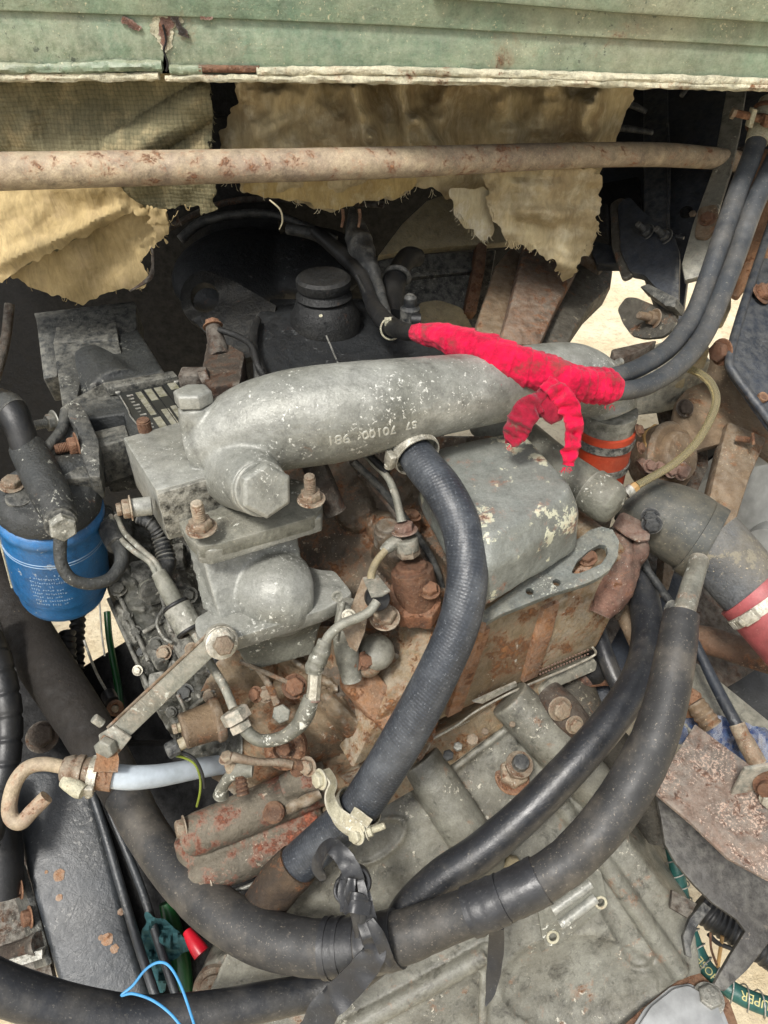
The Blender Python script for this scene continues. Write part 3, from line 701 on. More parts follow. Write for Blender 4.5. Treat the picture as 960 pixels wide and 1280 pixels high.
b = thing('blue_black_bracket', 'blue black pressed bracket with holes and a bolt at the right edge', 'bracket', P(940, 420, .98))
pl = plane((950, 320, 1.02), (990, 340, 1.02), (925, 470, .93))
slab('web', [(948, 322), (1010, 322), (1010, 590), (960, 534), (916, 472), (908, 456)], pl, .006, M['frame_dk'], b)
MB().tube([(PP(x, y, pl) + pl[1] * .006, .0055) for x, y in ((968, 262), (955, 300), (938, 350), (920, 405), (908, 452), (914, 470), (936, 500), (972, 546))], 10, 8).build('rim', M['frame_dk'], b)
bolt(b, PP(948, 370, pl) + pl[1] * .004, pl[1] + V((.5, 0, .2)), .012, M['rust_pink'] if 0 else M['rust'], stud=1.2)
MB().lathe(PP(952, 498, pl) + pl[1] * .001, pl[1], [(0, .007), (.004, .0065), (.003, .003)]).build('slot_rim', M['rust'], b)
bolt(b, PP(912, 440, pl) - V((.01, 0, 0)), V((-1, -.4, .2)), .013, M['rust'])

b = thing('rusty_crossmember', 'brown rusty bracket and strut at the right edge, below the clear hose loop', 'bracket', P(890, 560, 1.0))
pl = plane((840, 480, 1.03), (960, 540, 1.0), (860, 600, .97))
slab('plate', [(846, 500), (872, 470), (890, 445), (906, 455), (1000, 570), (1000, 600), (940, 556), (910, 552), (880, 560), (850, 570), (838, 540)], pl, .012, M['brack'], b, r=.006)
slab('inner_web', [(836, 478), (900, 488), (905, 560), (868, 650), (840, 600), (846, 520)], pl, .01, M['rust_dark'], b, off=-.05)
slab('strut', [(905, 530), (955, 552), (934, 600), (918, 650), (908, 672), (878, 640), (890, 590)], pl, .03, M['brack'], b, off=.012, bevel=.006)
MB().tube(pxs((920, 548, .97, 4), (938, 550, .96, 4)), 10, 3).build('split_pin', M['rust'], b)
MB().tube(pxs((941, 541, .95, 2), (942, 556, .95, 2)), 8, 3).build('split_pin', M['rust'], b)
bolt(b, P(856, 510, 1.0), TC, .009, M['rust_dark'])

b = thing('front_hub', 'grey spoked hub and dark tyre low behind the rusty strut at right', 'wheel', P(900, 600, 1.25))
cx = P(985, 700, 1.35); ax = V((-.75, -.5, .2))
MB().lathe(cx, ax, [(-.1, .30), (-.02, .33), (.03, .31), (.03, .23), (0, .22)], 48).build('tyre', M['vrub'], b)
MB().lathe(cx, ax, [(0, .225), (.035, .225), (.04, .2), (.015, .18), (.02, .08), (.06, .07), (.06, .02)], 48).build('rim', M['greyhub'], b)

b = thing('grey_gusset', 'grey gusset plate with a nut above the sandy gap right of centre', 'bracket', P(805, 400, 1.1))
pl = plane((782, 372, 1.14), (840, 392, 1.08), (805, 422, 1.10))
slab('plate', [(782, 371), (794, 371), (842, 391), (848, 405), (828, 421), (805, 423), (789, 419), (778, 404), (771, 386)], pl, .008, M['bell_dark'], b, r=.006)
slab('cap', [(806, 366), (816, 362), (852, 380), (850, 392), (838, 390)], pl, .03, M['dkbox'], b, off=.02)
bolt(b, PP(819, 399, pl) + pl[1] * .002, pl[1] + V((-.8, 0, -.2)), .011, M['brack'], stud=1.6)

b = thing('brake_valve', 'dusty grey valve block with a pale drum under the bend of the twin hoses', 'valve', P(820, 455, 1.0))
m = MB(); m.top([(764, 436), (800, 428), (822, 424), (806, 436), (786, 444), (770, 452)], P(790, 436, 1.0).z, .03); m.build('cover', M['rust_dark'], b, bevel=.003)
m = MB(); m.top([(790, 440), (832, 424), (868, 424), (890, 450), (842, 462), (800, 466)], P(830, 445, 1.02).z, .07); m.build('block', M['bell'], b, bevel=.005)
m = MB(); m.cyl(P(800, 480, 1.02), P(846, 470, 1.03), 19 * 1.02 / F, seg=28); m.build('drum', M['cream'], b, bevel=.003)
m = MB(); m.top([(866, 422), (876, 414), (888, 436), (872, 438)], P(870, 430, 1.0).z, .03); m.build('pale_tab', M['cream'], b, bevel=.002)
MB().cyl(P(843, 460, .98), P(858, 458, .97), 5 * .98 / F).build('hose_nipple', M['steel'], b)
MB().cyl(P(764, 458, .97), P(776, 452, .98), 5 * .98 / F).build('hose_nipple', M['steel'], b)

# centre rear panels and struts
b = thing('floor_step_panel', 'cream and grey stepped sheet metal panel in the dark behind the red cloth', 'panel', P(550, 330, 1.3))
pl = plane((500, 300, 1.32), (600, 300, 1.34), (500, 400, 1.30))
slab('cream_panel', [(470, 330), (500, 290), (530, 262), (560, 252), (620, 252), (640, 312), (560, 318), (500, 324)], pl, .02, M['cream'], b, off=.03)
slab('grey_panel', [(455, 322), (620, 312), (610, 372), (600, 410), (470, 410)], pl, .02, M['dkbox'], b)
slab('ledge', [(485, 348), (600, 336), (600, 342), (485, 354)], pl, .015, M['dkbox'], b, off=.014)
slab('round_cover', [(520, 384), (545, 380), (575, 390), (590, 420), (520, 420)], pl, .02, M['cream'], b, off=.02, r=.01)
slab('rust_rib', [(592, 312), (604, 312), (600, 350), (590, 400), (576, 398), (586, 350)], pl, .03, M['rust'], b, off=.03)

b = thing('leaf_spring_hanger', 'dark rust streaked struts leaning left of the sandy gap', 'strut', P(660, 380, 1.2))
pl = plane((620, 330, 1.25), (720, 340, 1.28), (640, 430, 1.12))
slab('left_strut', [(640, 306), (668, 330), (640, 400), (625, 450), (585, 450), (600, 390), (620, 330)], pl, .05, M['brack'], b, bevel=.006)
slab('middle_strut', [(650, 318), (700, 345), (716, 352), (690, 400), (668, 450), (615, 450), (630, 400)], pl, .04, M['rustpipe'], b, off=.03, bevel=.008)
slab('right_strut', [(706, 326), (730, 320), (768, 335), (765, 356), (740, 380), (718, 412), (704, 450), (664, 450), (690, 390)], pl, .05, M['bell_dark'], b, bevel=.008)
slab('mount_block', [(722, 292), (752, 292), (766, 325), (748, 345), (722, 328)], pl, .03, M['brack'], b, off=.02, bevel=.006)

random.seed(3)
def fibres(path, dep, n, parent, mat, ln=9, name='loose_fibres'):
    m = MB()
    for i in range(n):
        k = random.random() * (len(path) - 1); a = int(k); f = k - a
        x = path[a][0] * (1 - f) + path[a + 1][0] * f; y = path[a][1] * (1 - f) + path[a + 1][1] * f; d = dep(x, y)
        dx = random.uniform(-7, 7); l_ = random.uniform(.3, 1) * ln
        m.tube(pxs((x, y - 5, d, .4), (x + dx * .5, y + l_ * .5, d - .004, .35), (x + dx, y + l_, d - .003, .25)), 3, 2)
    o = m.build(name, mat, parent); o['kind'] = 'stuff'
fibres([(276, 225), (308, 242), (366, 252), (412, 266), (440, 256), (500, 248), (520, 234), (566, 252), (590, 268), (612, 262)], lambda x, y: dY(x, y, 1.05 + max(0, x - 300) * .0004), 45, ins2, M['insul_w'], 6)
fibres([(612, 262), (636, 306), (660, 308), (690, 324), (706, 350), (728, 322), (744, 296), (750, 262)], lambda x, y: dY(x, y, 1.10), 35, ins2, M['insul'], 6)
fibres([(568, 262), (588, 290), (604, 303), (616, 296)], lambda x, y: dY(x, y, 1.11), 25, ins2, M['insul_w'], 5)
fibres([(0, 350), (30, 358), (80, 374), (100, 380), (150, 362), (180, 360), (186, 344), (178, 326), (200, 300), (212, 280), (230, 260), (262, 266), (270, 230)], lambda x, y: dY(x, y, .985), 30, ins, M['flap'], 4)
fibres([(262, 105), (266, 150), (262, 190), (271, 228)], lambda x, y: dY(x, y, .985), 60, ins, M['glassw'], 5)
# ================================================================== dark rear of the engine bay
gb = thing('inner_wing', 'sooty sheet metal inner wing and chassis beam in the dark left side of the bay', 'panel', V((-.6, 1.3, .2)))  # panels added to darken the left of the bay, shade in their colour
m = MB(); m.prism([(-1.3, 1.42, .30), (-.2, 1.42, .30), (-.2, 1.42, 1.3), (-1.3, 1.42, 1.3)], (0, .01, 0)); m.build('panel', M['vdark'], gb)  # added near-black panel, darkens the left of the bay
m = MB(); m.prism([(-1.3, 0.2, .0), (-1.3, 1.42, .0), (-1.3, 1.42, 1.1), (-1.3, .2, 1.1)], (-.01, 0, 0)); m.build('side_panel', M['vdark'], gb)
# wide dark beam below the filter, running down to the right (px 0..160, 760..960)
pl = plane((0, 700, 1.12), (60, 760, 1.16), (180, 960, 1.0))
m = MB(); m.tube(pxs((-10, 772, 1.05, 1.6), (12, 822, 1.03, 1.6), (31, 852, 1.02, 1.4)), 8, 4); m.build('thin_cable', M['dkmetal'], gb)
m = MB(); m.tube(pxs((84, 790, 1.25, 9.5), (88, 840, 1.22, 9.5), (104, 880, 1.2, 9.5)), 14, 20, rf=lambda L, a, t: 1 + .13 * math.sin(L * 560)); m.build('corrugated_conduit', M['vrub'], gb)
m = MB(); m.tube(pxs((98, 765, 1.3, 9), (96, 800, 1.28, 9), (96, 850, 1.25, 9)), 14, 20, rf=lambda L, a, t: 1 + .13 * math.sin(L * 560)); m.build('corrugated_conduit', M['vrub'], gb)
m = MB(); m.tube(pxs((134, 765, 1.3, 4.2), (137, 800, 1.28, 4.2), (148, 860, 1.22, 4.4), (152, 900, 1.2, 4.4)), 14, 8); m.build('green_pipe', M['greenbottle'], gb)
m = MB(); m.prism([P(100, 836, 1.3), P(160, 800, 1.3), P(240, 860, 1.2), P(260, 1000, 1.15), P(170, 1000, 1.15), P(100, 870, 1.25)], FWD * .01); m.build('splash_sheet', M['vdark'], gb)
m = MB(); m.prism([P(-80, 720, 1.25), P(50, 770, 1.25), P(100, 845, 1.2), P(200, 1000, 1.12), P(100, 1060, 1.1), P(-80, 1000, 1.15)], FWD * .01); m.build('lower_tray', M['vdark'], gb)  # added near-black sheet, stands for the dark beside the rail
# thin rod in front with boot
r = thing('throttle_rod', 'thin grey rod with a rusty eye end in the dark gap under the blue filter', 'rod', P(120, 830, 1.1))
MB().tube(pxs((105, 800, 1.1, 1.6), (120, 840, 1.1, 1.6), (137, 870, 1.08, 1.6)), 8, 4).build('rod', M['steel'], r)
MB().tube(pxs((124, 745, 1.1, 1.2), (127, 790, 1.1, 1.2), (131, 820, 1.1, 1.2)), 8, 4).build('rod', M['steel'], r)
m = MB(); m.cyl(P(134, 866, 1.08), P(140, 877, 1.07), 9 * 1.07 / F); m.build('boot', M['vrub'], r, bevel=.002)
MB().ring(P(144, 885, 1.06), D((144, 885, 1.06), (150, 890, .98)), 7 / F * 1.06, 3.2 / F * 1.06).build('eye', M['rust'], r)
inst('bolt', 'round', M['rust_bolt'], r, P(144, 886, 1.06), TC, .0055)

# thick shadowy castings under the cab
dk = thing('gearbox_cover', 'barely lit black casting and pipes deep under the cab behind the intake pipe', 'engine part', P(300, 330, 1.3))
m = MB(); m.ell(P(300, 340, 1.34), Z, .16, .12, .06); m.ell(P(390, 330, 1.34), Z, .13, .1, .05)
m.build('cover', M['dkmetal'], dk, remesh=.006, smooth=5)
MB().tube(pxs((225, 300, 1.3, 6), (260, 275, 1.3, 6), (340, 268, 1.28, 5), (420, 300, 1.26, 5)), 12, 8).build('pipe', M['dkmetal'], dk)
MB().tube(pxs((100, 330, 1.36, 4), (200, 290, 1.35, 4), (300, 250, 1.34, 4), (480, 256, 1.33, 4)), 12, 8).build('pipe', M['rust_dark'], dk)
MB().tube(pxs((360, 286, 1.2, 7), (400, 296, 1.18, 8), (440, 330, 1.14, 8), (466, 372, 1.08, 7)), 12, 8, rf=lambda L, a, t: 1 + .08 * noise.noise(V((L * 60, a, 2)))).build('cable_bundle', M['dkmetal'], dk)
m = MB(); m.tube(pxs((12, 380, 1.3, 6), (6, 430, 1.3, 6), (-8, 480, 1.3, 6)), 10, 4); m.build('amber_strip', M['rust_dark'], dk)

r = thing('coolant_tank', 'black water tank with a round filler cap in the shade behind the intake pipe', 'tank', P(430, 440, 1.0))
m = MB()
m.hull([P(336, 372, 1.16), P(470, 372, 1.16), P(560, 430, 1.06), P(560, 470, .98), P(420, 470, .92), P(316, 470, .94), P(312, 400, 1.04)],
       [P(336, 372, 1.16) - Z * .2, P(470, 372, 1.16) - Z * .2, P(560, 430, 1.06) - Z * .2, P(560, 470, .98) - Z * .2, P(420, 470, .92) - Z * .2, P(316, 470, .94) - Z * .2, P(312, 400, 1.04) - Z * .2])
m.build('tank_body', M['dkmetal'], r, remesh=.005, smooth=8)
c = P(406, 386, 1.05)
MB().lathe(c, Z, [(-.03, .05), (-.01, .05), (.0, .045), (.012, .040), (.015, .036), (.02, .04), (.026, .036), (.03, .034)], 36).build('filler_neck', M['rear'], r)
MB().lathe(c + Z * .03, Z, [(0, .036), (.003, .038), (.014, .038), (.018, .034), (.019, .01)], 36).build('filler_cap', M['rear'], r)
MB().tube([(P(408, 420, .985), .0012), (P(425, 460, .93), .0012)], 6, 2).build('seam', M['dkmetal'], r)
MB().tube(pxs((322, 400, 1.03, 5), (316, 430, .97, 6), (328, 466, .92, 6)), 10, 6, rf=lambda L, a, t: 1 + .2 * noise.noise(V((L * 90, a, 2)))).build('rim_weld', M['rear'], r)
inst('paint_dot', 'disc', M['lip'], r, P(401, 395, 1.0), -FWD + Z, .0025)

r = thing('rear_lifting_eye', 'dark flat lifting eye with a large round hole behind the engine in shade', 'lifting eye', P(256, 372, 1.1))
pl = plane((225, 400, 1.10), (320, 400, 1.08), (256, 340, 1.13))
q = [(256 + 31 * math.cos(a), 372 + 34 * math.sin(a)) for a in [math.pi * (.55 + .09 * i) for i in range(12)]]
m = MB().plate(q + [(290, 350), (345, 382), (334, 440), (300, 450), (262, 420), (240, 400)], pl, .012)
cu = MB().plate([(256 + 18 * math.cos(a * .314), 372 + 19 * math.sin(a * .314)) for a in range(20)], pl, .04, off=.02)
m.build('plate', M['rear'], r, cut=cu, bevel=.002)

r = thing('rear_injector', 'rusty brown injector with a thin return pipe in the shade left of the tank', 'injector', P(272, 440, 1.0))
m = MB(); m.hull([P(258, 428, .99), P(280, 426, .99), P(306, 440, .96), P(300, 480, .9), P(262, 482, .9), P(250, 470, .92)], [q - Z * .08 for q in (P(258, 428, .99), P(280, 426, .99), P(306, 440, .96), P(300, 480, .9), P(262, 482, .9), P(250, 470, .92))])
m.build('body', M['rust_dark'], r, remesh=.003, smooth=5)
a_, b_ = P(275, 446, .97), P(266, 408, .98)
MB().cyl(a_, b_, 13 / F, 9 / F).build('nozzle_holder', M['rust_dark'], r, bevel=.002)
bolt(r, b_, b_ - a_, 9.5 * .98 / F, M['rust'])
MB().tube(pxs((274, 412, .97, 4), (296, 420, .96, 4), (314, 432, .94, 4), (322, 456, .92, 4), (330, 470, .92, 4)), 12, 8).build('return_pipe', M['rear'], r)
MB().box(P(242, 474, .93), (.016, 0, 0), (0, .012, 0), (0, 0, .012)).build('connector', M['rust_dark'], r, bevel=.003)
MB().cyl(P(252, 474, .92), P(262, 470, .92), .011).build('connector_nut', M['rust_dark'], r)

# wire harness and black elbow right of tank
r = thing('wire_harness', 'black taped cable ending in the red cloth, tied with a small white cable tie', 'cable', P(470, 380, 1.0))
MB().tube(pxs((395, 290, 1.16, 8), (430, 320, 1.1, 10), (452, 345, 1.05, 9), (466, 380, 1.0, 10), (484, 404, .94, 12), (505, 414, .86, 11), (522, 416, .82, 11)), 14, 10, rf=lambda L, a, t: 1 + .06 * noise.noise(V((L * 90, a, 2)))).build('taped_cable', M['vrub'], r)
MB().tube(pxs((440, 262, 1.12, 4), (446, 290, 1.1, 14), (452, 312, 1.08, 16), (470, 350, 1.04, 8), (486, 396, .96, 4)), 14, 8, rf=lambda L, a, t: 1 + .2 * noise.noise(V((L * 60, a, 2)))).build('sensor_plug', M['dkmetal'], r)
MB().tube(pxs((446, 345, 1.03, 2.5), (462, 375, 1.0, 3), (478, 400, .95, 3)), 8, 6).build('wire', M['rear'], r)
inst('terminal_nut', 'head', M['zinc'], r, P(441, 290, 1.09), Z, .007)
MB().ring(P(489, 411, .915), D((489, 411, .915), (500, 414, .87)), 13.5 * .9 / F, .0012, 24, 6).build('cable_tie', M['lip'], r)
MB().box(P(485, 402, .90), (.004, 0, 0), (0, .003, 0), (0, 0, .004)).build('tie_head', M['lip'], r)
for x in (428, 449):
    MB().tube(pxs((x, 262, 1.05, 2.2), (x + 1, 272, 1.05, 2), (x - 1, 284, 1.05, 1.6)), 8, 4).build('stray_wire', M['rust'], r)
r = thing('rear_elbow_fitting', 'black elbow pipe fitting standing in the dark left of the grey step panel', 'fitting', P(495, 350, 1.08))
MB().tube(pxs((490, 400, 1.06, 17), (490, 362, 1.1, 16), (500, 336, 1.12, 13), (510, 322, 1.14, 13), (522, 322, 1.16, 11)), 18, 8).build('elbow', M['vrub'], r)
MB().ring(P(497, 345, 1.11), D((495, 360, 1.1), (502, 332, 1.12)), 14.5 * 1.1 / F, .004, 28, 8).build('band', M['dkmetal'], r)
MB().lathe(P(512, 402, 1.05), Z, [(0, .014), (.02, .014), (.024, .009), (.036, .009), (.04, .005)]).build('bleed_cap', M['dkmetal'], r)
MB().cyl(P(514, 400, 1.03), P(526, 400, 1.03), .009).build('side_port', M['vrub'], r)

# dark intake trunk on the left (box with neck and name plate)
r = thing('air_intake_trunk', 'dark stepped cast trunk running back into the shade above the blue filter', 'intake casting', P(130, 470, .95))
zt = P(60, 400, 1.12).z
def tp(poly, z): return [PZ(x, y, z) for x, y in poly]
MB().prism(tp([(42, 391), (168, 376), (172, 384), (48, 402)], zt), (0, 0, -.012)).build('rear_top_lip', M['trunk'], r, bevel=.002)
pl = plane((44, 398, 1.12), (170, 384, 1.14), (54, 470, 1.06))
slab('rear_flange', [(44, 394), (170, 380), (171, 410), (158, 424), (110, 420), (70, 425), (72, 470), (54, 474)], pl, .05, M['trunk'], r, bevel=.003)
pl2 = plane((66, 425, 1.04), (148, 420, 1.05), (76, 505, .96))
z2 = P(70, 430, 1.04).z
MB().prism(tp([(66, 428), (148, 424), (145, 402), (70, 408)], z2), (0, 0, -.02)).build('front_top', M['trunk'], r, bevel=.002)
slab('front_flange', [(66, 430), (148, 426), (152, 440), (120, 450), (100, 480), (92, 520), (78, 512)], pl2, .03, M['trunk'], r, bevel=.003)
m = MB(); m.hull([P(100, 432, 1.04), P(172, 410, 1.10), P(206, 464, 1.0), P(128, 480, .96)], [q - Z * .09 for q in (P(100, 432, 1.04), P(172, 410, 1.10), P(206, 464, 1.0), P(128, 480, .96))]); m.tube([(P(116, 462, 1.06), .040), (P(150, 500, 1.0), .045)], 28, 3); m.build('neck', M['trunk'], r, remesh=.003, smooth=8)
z3 = P(170, 500, .915).z
m = MB(); m.top([(128, 478), (216, 464), (230, 484), (300, 560), (190, 600), (150, 548), (110, 560), (90, 498)], z3, .06)
cu = MB().top([(104, 514), (152, 508), (156, 522), (116, 532)], z3 + .01, .05)
m.build('plate_deck', M['trunk'], r, cut=cu, bevel=.003)
m = MB(); m.top([(128, 478), (216, 463), (222, 470), (134, 486)], z3 + .012, .011); m.build('deck_rib', M['trunk'], r, bevel=.0015)
m = MB(); m.top([(112, 540), (156, 530), (162, 548), (122, 560)], z3 + .004, .05); m.build('deck_front', M['trunk'], r, bevel=.002)
# name plate
npz = z3 + .0035
pl_ = thing('name_plate', 'small black riveted name plate with pale ruled fields and rows of worn print', 'name plate', PZ(186, 505, npz))
def q4(u0, v0, u1, v1):
    A, B_, C_, D_ = V((143, 488, 0)), V((222, 473, 0)), V((262, 528, 0)), V((182, 545, 0))
    def pt(u, v): a = A.lerp(B_, u); b = D_.lerp(C_, u); c = a.lerp(b, v); return (c.x, c.y)
    return [pt(u0, v0), pt(u1, v0), pt(u1, v1), pt(u0, v1)]
MB().top(q4(0, 0, 1, 1), npz, .002).build('plate', M['plate_dk'], pl_, bevel=.0004)
for (a, b, c, d_) in ((.27, .12, .36, .62), (.27, .68, .40, .97), (.42, .1, .53, .34), (.46, .55, .58, .97), (.57, .1, .69, .3), (.62, .52, .74, .95), (.80, .04, .93, .2), (.78, .45, .95, .9)):
    MB().top(q4(a, b, c, d_), npz + .0007, .0006).build('pale_field', M['plate_lt'], pl_)
for i in range(11): MB().top(q4(.12, .14 + i * .07, .22 - .02 * (i % 3), .165 + i * .07), npz + .0006, .0005).build('print_line', M['trunk'] if i % 3 == 2 else M['steel'], pl_)
for u in (.39, .55, .71): MB().top(q4(u, .08, u + .012, .97), npz + .001, .0009).build('ruled_line', M['vdark'], pl_)
for u, v in ((.03, .06), (.95, .07)): inst('rivet', 'round', M['steel'], pl_, PZ(*q4(u, v, u, v)[0], npz), Z, .0035)
MB().tube([(PZ(x, y, npz + .002), .0009) for x, y in ((150, 495), (160, 512), (163, 520), (173, 532))], 6, 4).build('bent_corner', M['steel'], pl_)
# ================================================================== intake pipe
cast = M['cast']
r = thing('intake_pipe', 'large grey cast pipe with a square box end and hex plugs across the middle', 'intake pipe', P(330, 560, .72))
zt = P(195, 612, .70).z
m = MB()
m.top([(155, 547), (246, 522), (300, 560), (290, 586), (195, 612)], zt, .062, r=.004)
m.tube(pxs((238, 566, .742, 30), (262, 558, .742, 42), (300, 543, .742, 55), (352, 527, .74, 61), (430, 515, .745, 61), (520, 499, .76, 52), (600, 487, .785, 46), (680, 473, .82, 43), (722, 474, .85, 42), (752, 494, .875, 38), (762, 520, .88, 34)), 40, 12)
m.cyl(P(300, 590, .735), P(325, 610, .686), 50 * .7 / F, 36 * .69 / F, 32)
m.cyl(P(252, 540, .735), P(244, 506, .720), 26 * .73 / F, 22 * .72 / F, 24)
m.prism([PZ(x, y, zt - .045) for x, y in ((214, 632), (246, 686), (262, 688), (402, 646), (402, 630), (372, 604), (300, 590))], (0, 0, -.02))
m.build('pipe_body', cast, r, remesh=.0022, smooth=5, disp=.0004, dscale=60)
MB().top([(153.5, 547), (246, 521), (292, 556), (282, 589), (195, 613.5)], zt + .0012, .0635, r=.003).build('square_end', cast, r, bevel=.0018)
# top flange plate as its own slab
zf = PZ(250, 686, 1).z
zf = P(250, 682, .70).z
fl = [(213, 634), (234, 672), (250, 684), (274, 680), (392, 646), (403, 634), (402, 612), (370, 598), (300, 600)]
MB().top(fl, zf, .017, r=.006).build('flange', M['cast_low'], r, bevel=.002)
MB().top([(x + (300 - x) * .02, y) for x, y in fl], zf - .0175, .0015, r=.006).build('gasket', M['rust_pink'], r)
# big hex plug facing the viewer
c = P(327, 611, .683); ax = D((306, 596, .72), (330, 606, .672))
MB().lathe(c, ax, [(-.004, .0262), (.002, .0262), (.0035, .025), (.0035, .01)], 36).build('plug_collar', cast, r)
MB().hexa(c + ax * .004, ax, 35.5 * .67 / F, .013, tw=.25, ch=.18).build('hex_plug', M['cast'], r, bevel=.001)
MB().hexa(P(243, 504, .7195), D((244, 518, .727), (240, 494, .7165)), 24.5 * .72 / F, .014, tw=.5).build('rear_plug', M['cast'], r, bevel=.001)
# front face of the box: thin plate in a darker, patchy colour
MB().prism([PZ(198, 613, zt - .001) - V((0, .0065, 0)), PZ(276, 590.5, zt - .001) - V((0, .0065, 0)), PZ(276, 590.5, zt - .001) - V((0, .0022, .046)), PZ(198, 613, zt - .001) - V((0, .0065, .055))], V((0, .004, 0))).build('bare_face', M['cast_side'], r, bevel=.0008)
boltp(r, 252, 660, .695, Z, 15, mat=M['rust_bolt'], stud=1.5)
boltp(r, 389, 624, .70, Z, 13.5, mat=M['rust_bolt'], stud=1.5)
inst('stud', 'stud', M['rust'], r, PZ(182, 539, zt), Z, .013, .7)
a_ = P(166, 634, .70); ax = D((176, 632, .72), (160, 635, .71))
MB().cyl(P(190, 632, .715), P(164, 635, .71), 12 * .7 / F).build('side_boss', cast, r, bevel=.001)
bolt(r, P(164, 635, .71), D((176, 632, .72), (156, 635, .715)), 12.5 * .7 / F, M['rust_bolt'])
bolt(r, P(153, 636, .713), D((176, 632, .72), (156, 635, .715)), 8.5 * .7 / F, M['rust_bolt'], washer=0)
# cast lettering, upside down along the lower front of the pipe
def cast_text(s_, x, y, d, x2, y2, d2, size):
    p = P(x, y, d); rt = D((x, y, d), (x2, y2, d2))
    n_ = (TC * .75 - Z * .55).normalized(); up = n_.cross(rt)
    text('cast_lettering', s_, M['castletter'], r, p, rt, up, size, .0008)
cast_text('70100', 474, 540, .6995, 442, 546, .6955, .0135)
cast_text('981', 423, 549, .691, 396, 553, .688, .015)
cast_text('57', 514, 531, .7075, 492, 535, .706, .012)

# ================================================================== thermostat / lower housing
r = thing('coolant_elbow_housing', 'grey cast housing bolted under the box end of the pipe, domed with a wide flange', 'housing', P(340, 760, .75))
zl = zf - .019
MB().prism([PZ(x, y, zl) for x, y in [(219, 640), (236, 676), (252, 687), (276, 682), (393, 650), (402, 636), (400, 616), (370, 600), (300, 604)]], (0, 0, -.013)).build('upper_flange', M['cast_low'], r, bevel=.003)
m = MB()
zb = P(262, 800, .725).z
m.hull([PZ(x, y, zl - .01) for x, y in ((226, 650), (250, 688), (370, 655), (330, 610))], [PZ(x, y, zb - .003) for x, y in ((252, 762), (276, 778), (384, 738), (360, 700))])
m.tube([(PZ(322, 735, zb - .006), .040), (PZ(352, 742, zb - .004), .046), (PZ(378, 742, zb - .010), .036)], 30, 5)

m.build('domed_body', M['cast'], r, remesh=.002, smooth=10, disp=.0004, dscale=60)
MB().top([(243, 772), (244, 790), (256, 806), (288, 800), (405, 762), (441, 742), (436, 734), (418, 712), (402, 712), (360, 700), (300, 740)], zb, .019, r=.006).build('base_flange', M['cast'], r, bevel=.0025)
m = MB()
c = PZ(345, 790, zb - .019)
m.hull([PZ(x, y, zb - .014) for x, y in ((280, 790), (412, 745), (405, 722), (300, 760))], [PZ(x, y, zb - .075) for x, y in ((312, 842), (392, 820), (380, 800), (310, 815))])
m.ell(PZ(352, 764, zb - .034), D((290, 800, .75), (420, 760, .76)), .034, .030, .052)
m.build('lower_bowl', M['cast_low'], r, remesh=.0025, smooth=10, disp=.0005, dscale=60)
inst('bolt_hole', 'socket', M['cast_low'], r, P(421, 745, .712), TC + V((.4, 0, 0)), .0055, .5)
MB().lathe(P(277, 803, .705), D((277, 803, .705), (279, 806, .69)), [(-.015, .0165), (-.002, .0165), (0, .0155), (.001, .01)], 28).build('flange_bolt_collar', M['zinc'], r)
m = MB(); m.tube(pxs((430, 752, .75, 3.5), (424, 775, .75, 3.5), (420, 800, .755, 3)), 10, 5); m.tube(pxs((436, 752, .76, 14), (432, 800, .77, 16), (440, 850, .78, 13)), 12, 4); m.build('side_casting', M['cast_low'], r)

# ================================================================== valve cover
r = thing('valve_cover', 'grey rounded valve cover with cream paint flaking and rust specks, right of the big hose', 'valve cover', P(650, 640, .8))
z1 = P(650, 600, .768).z
A_, B_, C_, D_ = PZ(520, 556, z1), PZ(656, 527, z1), PZ(740, 618, z1), PZ(604, 696, z1)
ctr = (A_ + C_) / 2
lo = [ctr + (q - ctr) * 1.02 + V((0, 0, -.075)) for q in (A_, B_, C_, D_)]
to = [ctr + (q - ctr) * .82 for q in (A_, B_, C_, D_)]
mid = [ctr + (q - ctr) * 1.0 + V((0, 0, -.026)) for q in (A_, B_, C_, D_)]
m = MB(); m.hull(rounded(to, .02), rounded(mid, .03)); m.hull(rounded(mid, .03), rounded(lo, .02))
m.build('cover', M['cover'], r, remesh=.0028, smooth=16, disp=.0012, dscale=22)
for (x, y) in ((675, 567), (652, 590), (664, 585), (640, 600), (618, 585), (608, 600), (628, 606), (686, 590)):
    pass
r2 = thing('breather_tube', 'fat grey tube with a rounded end lying behind the valve cover', 'tube', P(700, 590, .82))
MB().tube(pxs((610, 520, .93, 30), (660, 560, .89, 29), (700, 590, .86, 28), (752, 622, .83, 27)), 30, 8).build('tube', M['cast_low'], r2)
MB().tube(pxs((738, 612, .834, 28.5), (752, 622, .826, 28.5), (764, 630, .822, 27), (772, 635, .819, 20), (775, 637, .818, 6)), 30, 6).build('end_cap', M['cast_low'], r2)

